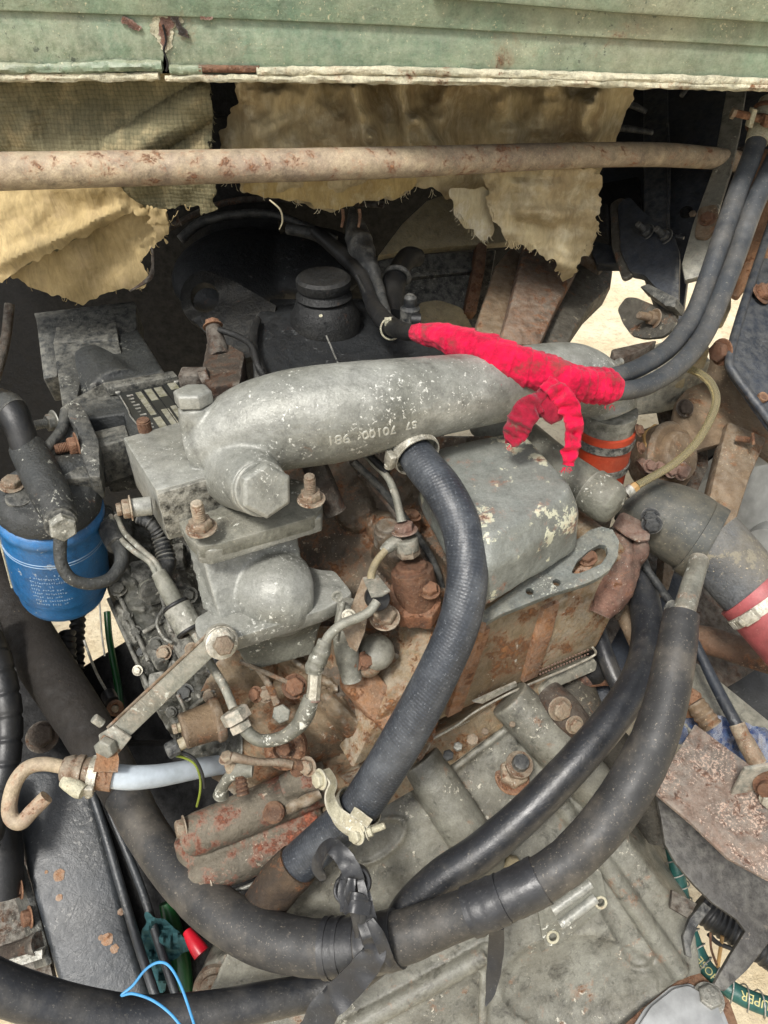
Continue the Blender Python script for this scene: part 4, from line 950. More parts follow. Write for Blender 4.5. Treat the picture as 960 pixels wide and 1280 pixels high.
# ================================================================== cylinder head side
hd = thing('cylinder_head', 'rust stained cylinder head with raised vertical ribs under the lifting bracket', 'cylinder head', P(650, 800, .82))
pl = plane((600, 780, .795), (770, 700, .86), (545, 905, .855))
slab('side_face', [(540, 830), (600, 772), (690, 730), (772, 672), (786, 690), (790, 722), (744, 812), (700, 832), (560, 896), (500, 926), (440, 962), (470, 900)], pl, .16, M['head'], hd, bevel=.004)
slab('rib', [(590, 790), (610, 781), (596, 822), (574, 884), (556, 893), (572, 842)], pl, .02, M['rustribs'], hd, off=.006, bevel=.001)
slab('rib', [(676, 758), (696, 749), (686, 790), (668, 842), (650, 850), (662, 806)], pl, .02, M['rustribs'], hd, off=.006, bevel=.001)
slab('rib', [(548, 850), (556, 850), (530, 905), (518, 912)], pl, .02, M['rustribs'], hd, off=.006, bevel=.003)
slab('rust_panel_face', [(697, 752), (772, 692), (784, 700), (786, 722), (744, 806), (674, 838), (676, 822)], pl, .02, M['head'], hd, off=.003, bevel=.002)
# gasket
g_ = thing('head_gasket', 'thin pale crimped gasket line with a beaded edge under the cylinder head', 'gasket', P(640, 860, .83))
def gp(x, y, o): return PP(x, y - 3, pl) + pl[1] * o
m = MB(); m.tube([(gp(x, y, .010), .0015) for x, y in ((505, 934), (560, 905), (590, 884), (640, 858), (700, 833), (732, 818), (738, 812), (734, 806))], 8, 6); m.build('edge_bead', M['zinc'], g_)
m = MB(); m.prism([gp(x, y, .006) for x, y in ((586, 874), (640, 850), (641, 854), (598, 876))], pl[1] * .003); m.build('bright_strip', M['zinc'], g_)
i = 0
for k in range(17):
    for j in range(2):
        x = 672 + k * 3.7; y = 842 - k * 1.55 - j * 5
        inst('bead', 'round', M['rust_pink'], g_, gp(x, y, .005), pl[1], .0014)
for k in range(30):
    x = 506 + k * 2.6; inst('bead', 'round', M['zinc'], g_, gp(x, 933 - k * 1.2, .008), pl[1], .0010)
# rusty end
MB().tube(pxs((760, 676, .90, 26), (768, 700, .885, 30), (764, 735, .88, 26), (750, 768, .88, 14)), 36, 16, rf=lambda L, a, t: 1 + .12 * noise.noise(V((L * 60, math.cos(a) * 2, math.sin(a) * 2))) + .05 * noise.noise(V((L * 200, math.cos(a) * 5, math.sin(a) * 5)))).build('rusty_end_casting', M['rust_pink'], hd)
MB().ell(P(798, 690, .875), Z, .012, .012, .02).build('end_boss', M['rust_pink'], hd)
# deck (grimy top of the head left of hose)
zdk = P(430, 660, .86).z
def dkf(x, y):
    d = dZ(x, y, zdk - .03) if False else None
    # sloping grimy deck: from depth .88 at the back to .80 at the front
    base = .90 - .00022 * (y - 560) - .00008 * (x - 440)
    b = 0
    b += .018 * bumpf(segd(x, y, 420, 590, 445, 640)[0], 26)
    b += .02 * bumpf(segd(x, y, 480, 660, 510, 700)[0], 22)
    b += .03 * bumpf(segd(x, y, 500, 690, 540, 740)[0], 34)
    b += .014 * bumpf(segd(x, y, 450, 820, 540, 800)[0], 30)
    return base - b + .006 * nz(x, y, .03, 3) + .003 * nz(x, y, .09, 4)
dk = sheet([(350, 545), (620, 545), (640, 700), (600, 800), (560, 870), (500, 930), (430, 900), (400, 840), (380, 740), (350, 640)], dkf, 3, .08, smooth=1).build('top_deck', M['deck'], hd)
# washer like round covers and bolts on the deck
for (x, y, d, rp, mt) in ((484, 662, .845, 14, M['deck']), (514, 648, .85, 10, M['rust'])):
    MB().lathe(P(x, y, d), Z, [(-.02, rp * 1.2 * d / F), (0, rp * 1.2 * d / F), (.003, rp * d / F), (.007, rp * .95 * d / F), (.008, .001)], 24).build('round_plug', mt, hd)
boltp(hd, 518, 646, .84, Z, 6.5, mat=M['rust'], washer=1)
MB().tube(pxs((386, 560, .80, 14), (400, 600, .80, 17), (420, 640, .81, 15)), 16, 6, rf=lambda L, a, t: 1 + .18 * noise.noise(V((L * 50, math.cos(a) * 2, 2)))).build('exhaust_port', M['rust_dark'], hd)
MB().tube(pxs((440, 576, .78, 5), (470, 604, .80, 5), (500, 640, .82, 5), (540, 700, .83, 5), (560, 760, .83, 4)), 10, 6).build('deck_pipe', M['dkmetal'], hd)
MB().tube(pxs((450, 590, .80, 5), (480, 622, .82, 5), (520, 680, .83, 5), (552, 740, .83, 4)), 10, 6).build('deck_pipe', M['rust_dark'], hd)
boltp(hd, 423, 571, .78, V((0, -.3, -1)), 8, mat=M['rust'], washer=0)

# ================================================================== injector, banjo, clamps
r = thing('injector', 'orange rusty fuel injector with a red brown banjo bolt beside the big black hose', 'injector', P(520, 720, .80))
top_, bot = P(505, 655, .765), P(522, 752, .80); ax = (top_ - bot).normalized()
MB().lathe(P(517, 724, .79), ax, [(-.03, .024), (0, .0235), (.012, .0225), (.013, .017), (.018, .0165), (.019, .012)], 28).build('sleeve', M['rust'], r, bevel=.001)
MB().hexa(P(511, 694, .777), ax, 15 * .777 / F, .011, tw=.4).build('holder_nut', M['rust_bolt'], r)
MB().lathe(P(509, 683, .773), ax, [(-.004, .0125), (.009, .0125), (.010, .0105)], 24).build('banjo_eye', M['strap'], r, bevel=.001)
bolt(r, P(506, 664, .768), ax, 12.5 * .768 / F, M['rust_pink'], washer=1)
MB().tube(pxs((500, 674, .77, 8), (488, 682, .768, 8.5), (478, 690, .766, 6)), 16, 6).build('banjo_neck', M['strap'], r)
pl3 = plane((490, 745, .80), (560, 745, .80), (540, 790, .77))
m = MB(); m.prism([P(498, 712, .80), P(540, 712, .80), P(552, 752, .785), P(540, 772, .775), P(500, 770, .78), P(484, 740, .79)], V((0, 0, -.02))); m.build('clamp_plate', M['rust'], r, remesh=.002, smooth=4)
boltp(r, 537, 738, .775, Z + TC * .3, 10, mat=M['rust'], washer=1)
boltp(r, 481, 772, .765, Z + TC * .3, 14.5, mat=M['rust_bolt'], washer=1)
MB().ell(P(460, 828, .79), Z, .018, .016, .012).build('stud_boss', M['block'], r)
boltp(r, 442, 828, .775, TC + V((-.7, 0, .3)), 9.5, mat=M['rust'], washer=1)
boltp(r, 456, 826, .775, TC + V((.4, 0, .2)), 9, mat=M['rust'], washer=1)
MB().ell(P(470, 815, .79), Z, .022, .02, .016).build('grey_boss', M['bell'], r)

r = thing('leak_off_pipe', 'slim grey metal pipe rising from the injector top to beneath the intake pipe', 'pipe', P(490, 610, .76))
MB().tube(pxs((446, 556, .80, 4.2), (466, 578, .79, 4.3), (484, 596, .775, 4.6), (494, 618, .765, 5), (500, 642, .765, 5.2), (502, 652, .765, 6.5)), 14, 10).build('pipe', M['strap'], r)
MB().tube(pxs((455, 562, .79, 5.2), (475, 582, .782, 5.2), (484, 592, .777, 5.2)), 14, 5).build('plastic_sleeve', M['vrub'], r)

# rusty P bracket with rubber grommet
r = thing('line_clip_bracket', 'chipped folded tin bracket with a black rubber grommet, holding the small grey line', 'clip', P(460, 750, .745))
pl4 = plane((450, 720, .75), (486, 740, .745), (440, 800, .74))
slab('leg', [(453, 722), (462, 720), (464, 745), (456, 790), (446, 815), (436, 808), (428, 786)], pl4, .002, M['brack'], r, bevel=.0005)
slab('folded_top', [(453, 721), (472, 718), (488, 738), (478, 744), (464, 746)], plane((453, 721, .75), (472, 718, .752), (480, 742, .725)), .002, M['strap'], r, bevel=.0005)
MB().lathe(P(472, 748, .742), D((472, 748, .742), (482, 758, .705)), [(-.012, .0125), (.004, .0125), (.006, .011), (.006, .004)], 24).build('grommet', M['vrub'], r)
boltp(r, 436, 770, .742, TC, 7, mat=M['zinc'], washer=1)

# fuel line, braided sleeve and couplers
r = thing('fuel_line', 'bent grey fuel line with a clear braided sleeve and two couplers, crossing the rusty block', 'fuel line', P(380, 880, .74))
MB().tube(pxs((482, 688, .762, 4.6), (472, 700, .757, 4.8), (465, 714, .75, 5), (464, 724, .748, 5)), 14, 8).build('upper_pipe', M['cream'], r)
MB().tube(pxs((471, 752, .722, 6), (462, 764, .718, 6), (448, 772, .717, 6), (428, 780, .717, 6.2), (412, 794, .718, 6.4), (405, 808, .72, 6.6)), 16, 8).build('metal_pipe', M['strap'], r)
MB().tube(pxs((406, 800, .72, 8), (402, 815, .72, 11), (394, 832, .72, 12), (392, 842, .72, 10.5)), 18, 8, rf=lambda L, a, t: 1 + .05 * math.sin(L * 700)).build('crimp_sleeve', M['cast_low'], r)
MB().tube(pxs((394, 836, .72, 8.5), (393, 856, .72, 8.5), (391, 876, .72, 9)), 18, 12, rf=lambda L, a, t: 1 + .05 * math.sin(a * 7)).build('braided_sleeve', M['zinc'], r)
MB().ring(P(391, 875, .72), D((392, 866, .72), (390, 884, .72)), 8.5 * .72 / F, .0012).build('copper_ring', M['rust_pink'], r)
MB().tube(pxs((389, 872, .72, 10), (382, 892, .722, 11.5), (372, 908, .724, 10), (352, 922, .726, 8.5), (328, 926, .728, 8), (312, 918, .728, 8), (302, 904, .728, 8.5), (298, 896, .728, 8.5)), 18, 10).build('grey_hose', M['matte_pipe'] if 'matte_pipe' in M else M['cast_low'], r)
ax = D((300, 906, .728), (280, 868, .728))
MB().hexa(P(303, 912, .728), ax, 14.5 * .728 / F, .008, tw=.2).build('coupler_nut', M['strap'], r)
MB().hexa(P(298, 901, .728), ax, 18.5 * .728 / F, .012, tw=.6).build('coupler_nut', M['strap'], r)
MB().tube(pxs((292, 886, .728, 6), (280, 858, .74, 5.6), (262, 828, .75, 5.6), (246, 796, .755, 5.8), (236, 782, .755, 6.4)), 14, 8).build('lower_pipe', M['strap'], r)
ax = D((236, 782, .755), (216, 748, .76))
MB().lathe(P(238, 788, .755), ax, [(0, .012), (.001, .0145), (.027, .0145), (.029, .0125), (.032, .010)], 26).build('barrel_coupler', M['cast_low'], r)
MB().ring(P(238, 788, .755), ax, .0125, .0025).build('seal', M['vrub'], r)
MB().ring(P(220, 757, .759), ax, .0122, .0022).build('seal', M['vrub'], r)
MB().tube(pxs((220, 756, .76, 11), (208, 734, .762, 11), (198, 716, .765, 9)), 16, 6, rf=lambda L, a, t: 1 + .05 * noise.noise(V((L * 90, a, 2)))).build('crimp_sleeve', M['cast_low'], r)
for o_ in (-3.6, 3.6):
    MB().tube(pxs((199 + o_, 718, .765, 3.8), (190 + o_, 702, .77, 3.8), (170 + o_, 686 - o_ * .6, .78, 3.6), (152 + o_, 668 - o_ * .6, .80, 3.5), (142 + o_, 645, .82, 3.5)), 12, 8).build('twin_tube', M['strap'], r)

# lifting bracket
r = thing('front_lifting_eye', 'grey flat lifting bracket with a long eye hole, two small holes and a rusty bolt', 'lifting eye', P(690, 720, .78))
pl5 = plane((610, 770, .760), (760, 680, .805), (700, 760, .762))
out = [(600, 776), (604, 764), (640, 738), (700, 690), (738, 662), (752, 658), (766, 662), (774, 676), (772, 696), (762, 712), (748, 722), (730, 730), (690, 742), (655, 756), (625, 768), (608, 778)]
m = MB().plate(out, pl5, .008)
cu = MB().plate([(714, 716), (722, 700), (736, 688), (750, 680), (758, 682), (760, 692), (752, 704), (736, 712), (722, 717)], pl5, .04, off=.02, r=.003)
for (x, y) in ((662, 739), (696, 728)): cu.cyl(PP(x, y, pl5) + pl5[1] * .02, PP(x, y, pl5) - pl5[1] * .02, .0042, seg=14)
m.build('eye_plate', M['eye'], r, cut=cu, bevel=.0015)
m = MB().plate([(600, 776), (608, 778), (604, 792), (596, 790)], pl5, .02); m.build('foot', M['rustribs'], r, bevel=.001)
MB().prism([P(712, 722, .80), P(740, 692, .82), P(748, 700, .815), P(735, 714, .80)], FWD * .01).build('rusty_lug', M['rustribs'], r)
bolt(r, P(734, 697, .81), pl5[1] + V((-.2, 0, 0)), 9.5 * .81 / F, M['rust'])
bolt(r, PP(609, 748, pl5) + V((0, .01, .0)), V((.2, 0, 1)), 9 * .78 / F, M['rust_bolt'])

# ================================================================== engine block
bk = thing('engine_block', 'rust and oil stained grey engine block in the centre of the picture', 'engine block', P(430, 900, .85))
def bkf(x, y):
    base = .84 + .00012 * (y - 800) - .0001 * (x - 400)
    b = .03 * bumpf(segd(x, y, 270, 860, 300, 830)[0], 46) + .02 * bumpf(segd(x, y, 330, 940, 420, 900)[0], 40) + .012 * bumpf(segd(x, y, 345, 810, 460, 930)[0], 14)
    b += .02 * bumpf(segd(x, y, 470, 830, 500, 880)[0], 40) - .012 * bumpf(segd(x, y, 430, 860, 520, 960)[0], 8) + .012 * bumpf(segd(x, y, 330, 800, 420, 860)[0], 6)
    return base - b + .008 * nz(x, y, .022, 33) + .004 * nz(x, y, .07, 34) + .0015 * nz(x, y, .2, 35)
sheet([(270, 830), (300, 790), (440, 780), (470, 800), (560, 860), (540, 930), (500, 990), (430, 1030), (360, 1060), (300, 1000), (250, 960), (230, 900)], bkf, 3, .12, smooth=1).build('front_face', M['block'], bk)
dA = (PP(520, 927, pl) - CAM).dot(FWD); dB = (PP(738, 818, pl) - CAM).dot(FWD); pl6 = plane((520, 927, dA + .004), (738, 818, dB + .004), (545, 990, dA + .008))
slab('side_skirt', [(430, 975), (505, 936), (560, 908), (640, 862), (700, 838), (736, 822), (742, 826), (742, 836), (705, 850), (690, 862), (680, 880), (640, 904), (600, 930), (540, 975), (480, 1010)], pl6, .1, M['head'], bk, bevel=.003)
slab('skirt_lug', [(690, 840), (738, 820), (744, 828), (742, 838), (700, 856), (686, 872), (676, 880), (672, 860)], pl6, .03, M['bell'], bk, off=.006, bevel=.003)
slab('rust_band', [(650, 862), (668, 852), (656, 880), (640, 892)], pl6, .01, M['rustribs'], bk, off=.005, bevel=.002)
slab('upper_wedge', [(430, 800), (480, 850), (520, 900), (500, 930), (470, 905), (430, 860)], plane((430, 800, .80), (520, 900, .81), (430, 860, .79)), .02, M['rustribs'], bk, bevel=.004)
# studs and bosses on the front face
for (x, y, rp, k, dx) in ((368, 858, 12, 'r', .2), (320, 868, 8, 'r', -.6), (332, 868, 8, 'b', .4), (240, 812, 7, 'b', 0), (372, 962, 7, 'r', .3)):
    boltp(bk, x, y, .79, TC + V((dx, 0, .25)), rp, mat=M['rust_bolt'] if k == 'b' else M['rust'], washer=1)
boltp(bk, 352, 892, .79, TC + V((.1, 0, .4)), 12, mat=M['bell'] if 0 else M['strap'], washer=0)
MB().tube(pxs((322, 836, .79, 3.5), (336, 856, .785, 4.5), (346, 880, .785, 5)), 10, 5).build('cast_web', M['block'], bk)
MB().tube(pxs((300, 826, .78, 3), (335, 842, .785, 3), (380, 862, .79, 3)), 10, 5).build('cast_web', M['block'], bk)
MB().lathe(P(356, 936, .775), TC + Z * .2, [(-.02, .022), (0, .022), (.003, .019), (.002, .012), (-.003, .010)], 26).build('core_plug', M['rust'], bk)
boltp(bk, 356, 936, .772, TC + Z * .2, 8, mat=M['rust'], washer=0)
# fittings and rod
r = thing('drain_cock', 'corroded small drain cock with a down turned spout on the rusty block', 'drain cock', P(290, 965, .76))
MB().tube(pxs((276, 994, .77, 10), (279, 982, .762, 7), (288, 970, .757, 8), (300, 962, .755, 10), (316, 962, .755, 9)), 16, 8, rf=lambda L, a, t: 1 + .08 * noise.noise(V((L * 120, a, 2)))).build('spout', M['zinc'] if 0 else M['cast_low'], r)
MB().cyl(P(292, 968, .757), P(284, 944, .75), 8 * .75 / F, 7 * .75 / F).build('stem', M['rust_bolt'], r, bevel=.001)
boltp(r, 284, 948, .748, D((290, 965, .757), (283, 944, .745)), 8, mat=M['rust_bolt'], washer=1)
MB().tube(pxs((300, 970, .752, 6), (302, 982, .75, 7.5), (304, 994, .748, 7.5)), 14, 10, rf=lambda L, a, t: 1 + .1 * math.sin(L * 1500)).build('threaded_port', M['rust'], r)
MB().tube(pxs((290, 946, .745, 6.2), (320, 952, .745, 5), (352, 953, .745, 5), (366, 956, .745, 5)), 14, 4).build('lever', M['rust_bolt'], r)
MB().tube(pxs((362, 953, .748, 6), (392, 962, .76, 7)), 12, 3).build('rust_joint', M['rust'], r)
boltp(bk, 385, 958, .755, TC + V((-.6, 0, .1)), 9.5, mat=M['rust_bolt'])
# ================================================================== bell housing
def ribbon(pts, th=.0012, n=10, wob=0, seed=0, tw=0):
    """flat strip through (x, y, d, width px, twist rad) with real thickness"""
    q = spline([(V((*P(a[0], a[1], a[2]), )), a[3] * a[2] / F) for a in pts], n); tws = spline([(V((0, 0, 0)), a[4] if len(a) > 4 else 0) for a in pts], n)
    vs = []; fs = []; K = 7
    for i, (p, w) in enumerate(q):
        t = (q[min(i + 1, len(q) - 1)][0] - q[max(i - 1, 0)][0]).normalized()
        v_ = (p - CAM).normalized(); s_ = t.cross(v_).normalized(); nn = s_.cross(t).normalized()
        a = tws[i][1]; s2 = s_ * math.cos(a) + nn * math.sin(a); n2 = t.cross(s2).normalized()
        for k in range(K):
            u = k / (K - 1) - .5
            o_ = n2 * (wob * noise.noise(V((i * .16, u * 2, seed))))
            ww = w * (1 + .10 * noise.noise(V((i * .2, seed, 0))))
            vs.append(p + s2 * u * ww + o_ + n2 * th / 2)
        for k in range(K):
            vs.append(vs[-K] * 1 - n2 * th)
    S = 2 * K
    for i in range(len(q) - 1):
        a, b = i * S, (i + 1) * S
        for k in range(K - 1):
            fs.append((a + k, a + k + 1, b + k + 1, b + k)); fs.append((a + K + k, b + K + k, b + K + k + 1, a + K + k + 1))
        fs.append((a, b, b + K, a + K)); fs.append((a + K - 1, a + 2 * K - 1, b + 2 * K - 1, b + K - 1))
    for a, fl_ in ((0, 0), ((len(q) - 1) * S, 1)):
        f = list(range(a, a + K)) + list(range(a + 2 * K - 1, a + K - 1, -1)); fs.append(tuple(f if fl_ else f[::-1]))
    return MB().add(vs, fs)
bh = thing('bell_housing', 'large grey green cast bell housing filling the bottom centre, with raised round shoulders', 'bell housing', P(600, 1120, .86))
bpl = plane((500, 990, .872), (780, 930, .90), (560, 1280, .85))
def bellf(x, y):
    d = (bpl[0] - CAM).dot(bpl[1]) / RAY(x, y).dot(bpl[1])
    d += .030 * sst(0, 14, (y - 1196) - (604 - x) * .54) * sst(612, 602, x)
    d += .016 * bumpf(math.hypot((x - 725) / 100, (y - 1232) / 62), 1)
    d += .010 * bumpf(segd(x, y, 735, 1070, 800, 1190)[0], 20)
    e = (x - 715) * .79 - (y - 1000) * .61
    d += .12 * sst(22, 60, e)
    ox, oy = x - 470, y - 1052; u = ox * .82 - oy * .57; v = ox * .57 + oy * .82
    rr = math.hypot(u / 42, v / 21); d -= .0045 * bumpf(rr - 1, .12)
    d += .10 * sst(20, 0, (x - 350) * .5 + (y - 1085)) if x < 420 else 0
    return d + .0005 * nz(x, y, .1, 52)
def bt(x, y, o=0): return P(x, y, (bpl[0] - CAM).dot(bpl[1]) / RAY(x, y).dot(bpl[1]) - o)
m = sheet([(300, 1155), (352, 1130), (400, 1062), (440, 1015), (500, 975), (548, 968), (600, 930), (640, 900), (660, 876), (712, 872), (760, 900), (800, 960), (840, 1060), (864, 1140), (876, 1216), (890, 1310), (560, 1330), (300, 1330), (240, 1290), (262, 1240)], bellf, 3, .05, smooth=3)
k_ = .86 / F
m.tube([(bt(522, 948, .008), 29 * k_), (bt(560, 1004, .008), 29 * k_), (bt(602, 1068, .004), 28 * k_), (bt(612, 1082, -.02), 22 * k_)], 28, 5)
m.tube([(bt(636, 872, .008), 29 * k_), (bt(690, 928, .008), 31 * k_), (bt(748, 988, .002), 29 * k_), (bt(760, 1000, -.025), 20 * k_)], 28, 5)
m.tube([(bt(700, 1004, -.001), 12 * k_), (bt(770, 1100, -.001), 12 * k_), (bt(850, 1216, -.001), 14 * k_)], 18, 5)
m.tube([(bt(404, 1302, .001), 13 * k_), (bt(520, 1240, .001), 13 * k_), (bt(606, 1192, .001), 13 * k_)], 18, 5)
m.tube([(bt(607, 1178, 0), 6 * k_), (bt(604, 1240, 0), 6 * k_), (bt(602, 1320, 0), 6 * k_)], 12, 5)
m.tube([(bt(330, 1150, -.002), 8 * k_), (bt(404, 1070, -.002), 8 * k_), (bt(444, 1022, -.002), 8 * k_), (bt(512, 975, -.002), 8 * k_)], 14, 5)
m.tube([(bt(552, 972, 0), 5 * k_), (bt(600, 936, 0), 5 * k_), (bt(640, 906, 0), 5 * k_)], 12, 5)
m.build('housing_shell', M['bell'], bh, remesh=.0024, smooth=1, sharp=50)
def bp(x, y, o=0): return P(x, y, bellf(x, y) - o)
bn_ = bpl[1]
ax = (bn_ * .5 + Z * .9).normalized()
inst('washer', 'washer', M['rust'], bh, bp(640, 972, .002), ax, .0155, 1)
inst('nut', 'nut', M['rust_bolt'], bh, bp(641, 968, .004), ax, .0175, 1, .2)
inst('nut', 'nut', M['rust_bolt'], bh, bp(644, 964, .004) + ax * .013, ax, .0150, 1.1, .6)
inst('washer', 'washer', M['rust_bolt'], bh, bp(644, 964, .004) + ax * .0275, ax, .0120, 1)
inst('bolt_end', 'disc', M['dkmetal'], bh, bp(644, 964, .004) + ax * .028, ax, .0095, 3.4)
for (x, y, rp, mt) in ((572, 934, 6, 'steel'), (590, 926, 8, 'rust_bolt'), (606, 915, 5, 'rust_bolt'), (640, 906, 4, 'rust_bolt'), (560, 945, 7, 'dkmetal')):
    inst('bolt', 'head', M[mt], bh, P(x, y, .845), ax, rp * .85 / F, 1.2)
for (x, y, rp) in ((700, 886, 12), (718, 906, 9)):
    bolt(bh, P(x, y, .855), TC + V((.2, 0, -.1)), rp * .85 / F, M['rust_bolt'])
m = MB(); m.tube(pxs((684, 868, .89, 20), (704, 888, .875, 22), (722, 910, .88, 20)), 18, 5); m.build('starter_nose', M['rust_dark'], bh)
inst('nut', 'nut', M['cream'], bh, bp(638, 1080, .004), bn_, .012, 1.1)
for (x, y, w, h) in ((478, 962, 5, 4), (600, 1012, 6, 5)): pass
# cover plate with pale ribs
cp = thing('inspection_cover', 'small grey ribbed cover plate with two pale eyelet holes, under the taped foam hose', 'cover plate', bp(715, 1140, .004))
cpl = (bp(718, 1140, .004), bn_)
m = MB().plate([(668, 1112), (742, 1076), (752, 1090), (760, 1130), (750, 1140), (700, 1182), (684, 1184), (678, 1172)], cpl, .006, r=.006)
cu = MB()
for x, y in ((691, 1171), (751, 1128)): cu.cyl(PP(x, y, cpl) + bn_ * .02, PP(x, y, cpl) - bn_ * .02, .0045, seg=16)
m.build('plate', M['cast_low'], cp, cut=cu, bevel=.001)
for x, y in ((691, 1171), (751, 1128)): MB().ring(PP(x, y, cpl) + bn_ * .0005, bn_, .0062, .0016, 24, 8).build('eyelet', M['lip'], cp)
for (a, b) in (((690, 1138), (738, 1104)), ((700, 1156), (744, 1122))):
    MB().tube([(PP(*a, cpl) + bn_ * .001, .0062), (PP(*b, cpl) + bn_ * .001, .0062)], 14, 3).build('rib', M['cast'], cp)
# silver cover bottom right
sc_ = thing('silver_cover', 'light grey rounded cover with a zinc hex bolt at the bottom right corner', 'cover', P(850, 1270, .84))
spl = plane((800, 1250, .865), (900, 1230, .87), (840, 1290, .84))
slab('rusty_flange', [(770, 1290), (800, 1262), (846, 1226), (872, 1212), (912, 1250), (930, 1300), (800, 1330)], spl, .012, M['rust'], sc_, bevel=.002)
slab('cover_body', [(780, 1310), (812, 1262), (840, 1240), (858, 1236), (892, 1256), (908, 1300), (860, 1340)], spl, .02, M['silver'], sc_, off=.014, bevel=.006, r=.004)
slab('cover_lip', [(772, 1312), (806, 1260), (838, 1234), (862, 1230), (900, 1256), (918, 1302), (860, 1344)], spl, .012, M['silver'], sc_, off=.004, bevel=.002, r=.004)
bolt(sc_, PP(884, 1251, spl) + spl[1] * .008, spl[1], 14 * .86 / F, M['steel'])

# ================================================================== hoses
def rn(amp, s_=30, seed=0): return lambda L, a, t: 1 + amp * noise.noise(V((L * s_, math.cos(a) * .8 + seed, math.sin(a) * .8)))
r = thing('braided_coolant_hose', 'big blue grey braided rubber hose curving down from the intake pipe past the injector', 'hose', P(590, 720, .715))
HB = pxs((512, 556, .765, 21.6), (528, 580, .748, 24.0), (556, 616, .73, 25.2), (578, 664, .72, 25.2), (584, 724, .712, 26.0), (572, 784, .712, 26.4), (545, 846, .718, 26.8), (510, 912, .732, 27.2), (474, 972, .75, 26.4), (446, 1012, .765, 25.6), (412, 1044, .785, 25.6), (370, 1082, .80, 24.8), (338, 1116, .81, 23.2), (318, 1150, .82, 21.6))
MB().tube(HB, 36, 12, rf=rn(.01)).build('hose', M['rub_braid'], r)
MB().tube(pxs((372, 1081, .799, 27.7), (360, 1093, .802, 28.6), (345, 1110, .808, 28.2), (326, 1138, .815, 26.4), (318, 1156, .82, 24.6)), 30, 6, rf=rn(.05, 70, 3)).build('rusty_end', M['hose_mud'], r)
r = thing('hose_clamp_upper', 'slotted zinc worm drive clamp on the upper end of the braided hose', 'hose clamp', P(518, 570, .752))
wormclamp(r, P(519, 566, .757), D((512, 556, .765), (530, 582, .748)),   .0236, .012, M['zinc'], screw_dir=P(486, 586, .74) - P(522, 570, .757))
MB().tube([(P(510, 553, .768), .0250), (P(518, 565, .76), .0248)], 32, 2).build('hose_stub', M['cast_low'], r)
r = thing('pipe_clip', 'cream coloured steel P clip with zinc bolts round the braided hose near the bell housing', 'clip', P(430, 1010, .75))
axh = D((446, 1012, .765), (474, 972, .75)); c0 = P(446, 1012, .765)
for o_ in (0, 1):
    MB().ring(c0 - axh * .009 + axh * .011 * o_, axh, .0243, .0016, 40, 8, math.pi * .0, math.pi * 2, 3.0).build('band', M['cream_clip'], r)
ribbon([(406, 962, .745, 15, .9), (416, 978, .738, 15, .9), (412, 996, .735, 16, .8), (420, 1016, .733, 17, .3), (440, 1030, .733, 17, 0), (456, 1036, .733, 15, 0)], .002, 8).build('strap', M['cream_clip'], r)
ribbon([(440, 1014, .733, 12, .4), (452, 1022, .731, 12, .4), (462, 1030, .73, 12, .2)], .002, 6).build('ear', M['cream_clip'], r)
bolt(r, P(401, 974, .742), D((415, 970, .745), (398, 975, .735)), 10 * .74 / F, M['cream_clip'])
bolt(r, P(446, 1044, .735), D((450, 1043, .735), (440, 1048, .725)), 9 * .74 / F, M['cream_clip'])
bolt(r, P(458, 1040, .735), D((450, 1043, .735), (470, 1036, .735)), 8 * .74 / F, M['cream_clip'], stud=1.8)

r = thing('black_rubber_hose', 'shiny black rubber hose sweeping from behind the engine to the bottom left corner', 'hose', P(660, 1015, .80))
MB().tube(pxs((786, 690, .95, 18.0), (802, 738, .92, 18.9), (810, 790, .88, 19.8), (800, 842, .84, 20.7), (770, 892, .81, 21.6), (722, 950, .79, 22.5), (662, 1012, .783, 22.9), (602, 1064, .782, 23.4), (552, 1098, .786, 23.4), (512, 1136, .79, 22.5), (480, 1186, .795, 21.6), (440, 1220, .795, 20.7), (396, 1238, .79, 20.7), (330, 1252, .775, 22.5), (260, 1266, .76, 24.3), (180, 1274, .745, 26.1), (120, 1268, .735, 27.0), (60, 1254, .725, 27.9), (0, 1234, .715, 28.8), (-70, 1200, .70, 29.7)), 32, 14, rf=rn(.012)).build('hose', M['rub'], r)

r = thing('foam_covered_hose', 'thick matt grey foam covered hose looping from lower left to right, bound with tape', 'hose', P(700, 1080, .72))
HF = pxs((-20, 700, 1.14, 32.3), (30, 790, 1.09, 32.3), (66, 846, 1.03, 31.3), (112, 916, .98, 30.4), (150, 980, .93, 27.5), (188, 1048, .88, 26.6), (240, 1112, .83, 29.4), (300, 1158, .795, 32.3), (360, 1180, .772, 33.2), (430, 1184, .755, 32.3), (500, 1172, .742, 31.3), (560, 1150, .732, 28.5), (630, 1122, .722, 27.5), (700, 1084, .718, 28.0), (758, 1026, .72, 29.4), (803, 956, .73, 29.0), (829, 890, .745, 26.6), (844, 820, .765, 24.7), (852, 768, .785, 21.8))
def hfn(L, a, t):
    s_ = 1 + .02 * noise.noise(V((L * 22, math.cos(a), math.sin(a)))) - .03 * math.exp(-((L * 7 + .25 * a / 6.28) % 1 - .5) ** 2 / .0012)
    return s_
MB().tube(HF, 36, 14, rf=hfn).build('foam_sleeve', M['rub_foam'], r)
MB().tube([(p, rr * 1.015) for p, rr in spline(HF, 14)[:14 * 4 + 4]], 36, 1, rf=hfn).build('mud_caked_end', M['mud'], r)  # upper hose end, darker colour holds the shade of the cab
def sub(path, n, t0, t1, k, step=1):
    q = spline(path, n); a, b = int(t0 * (len(q) - 1)), int(t1 * (len(q) - 1)); return [(p, rr * k) for p, rr in q[a:b + 1:step]]
HF_n = 14; N_ = len(HF) - 1
def seg_i(i0, i1): return i0 / N_, i1 / N_
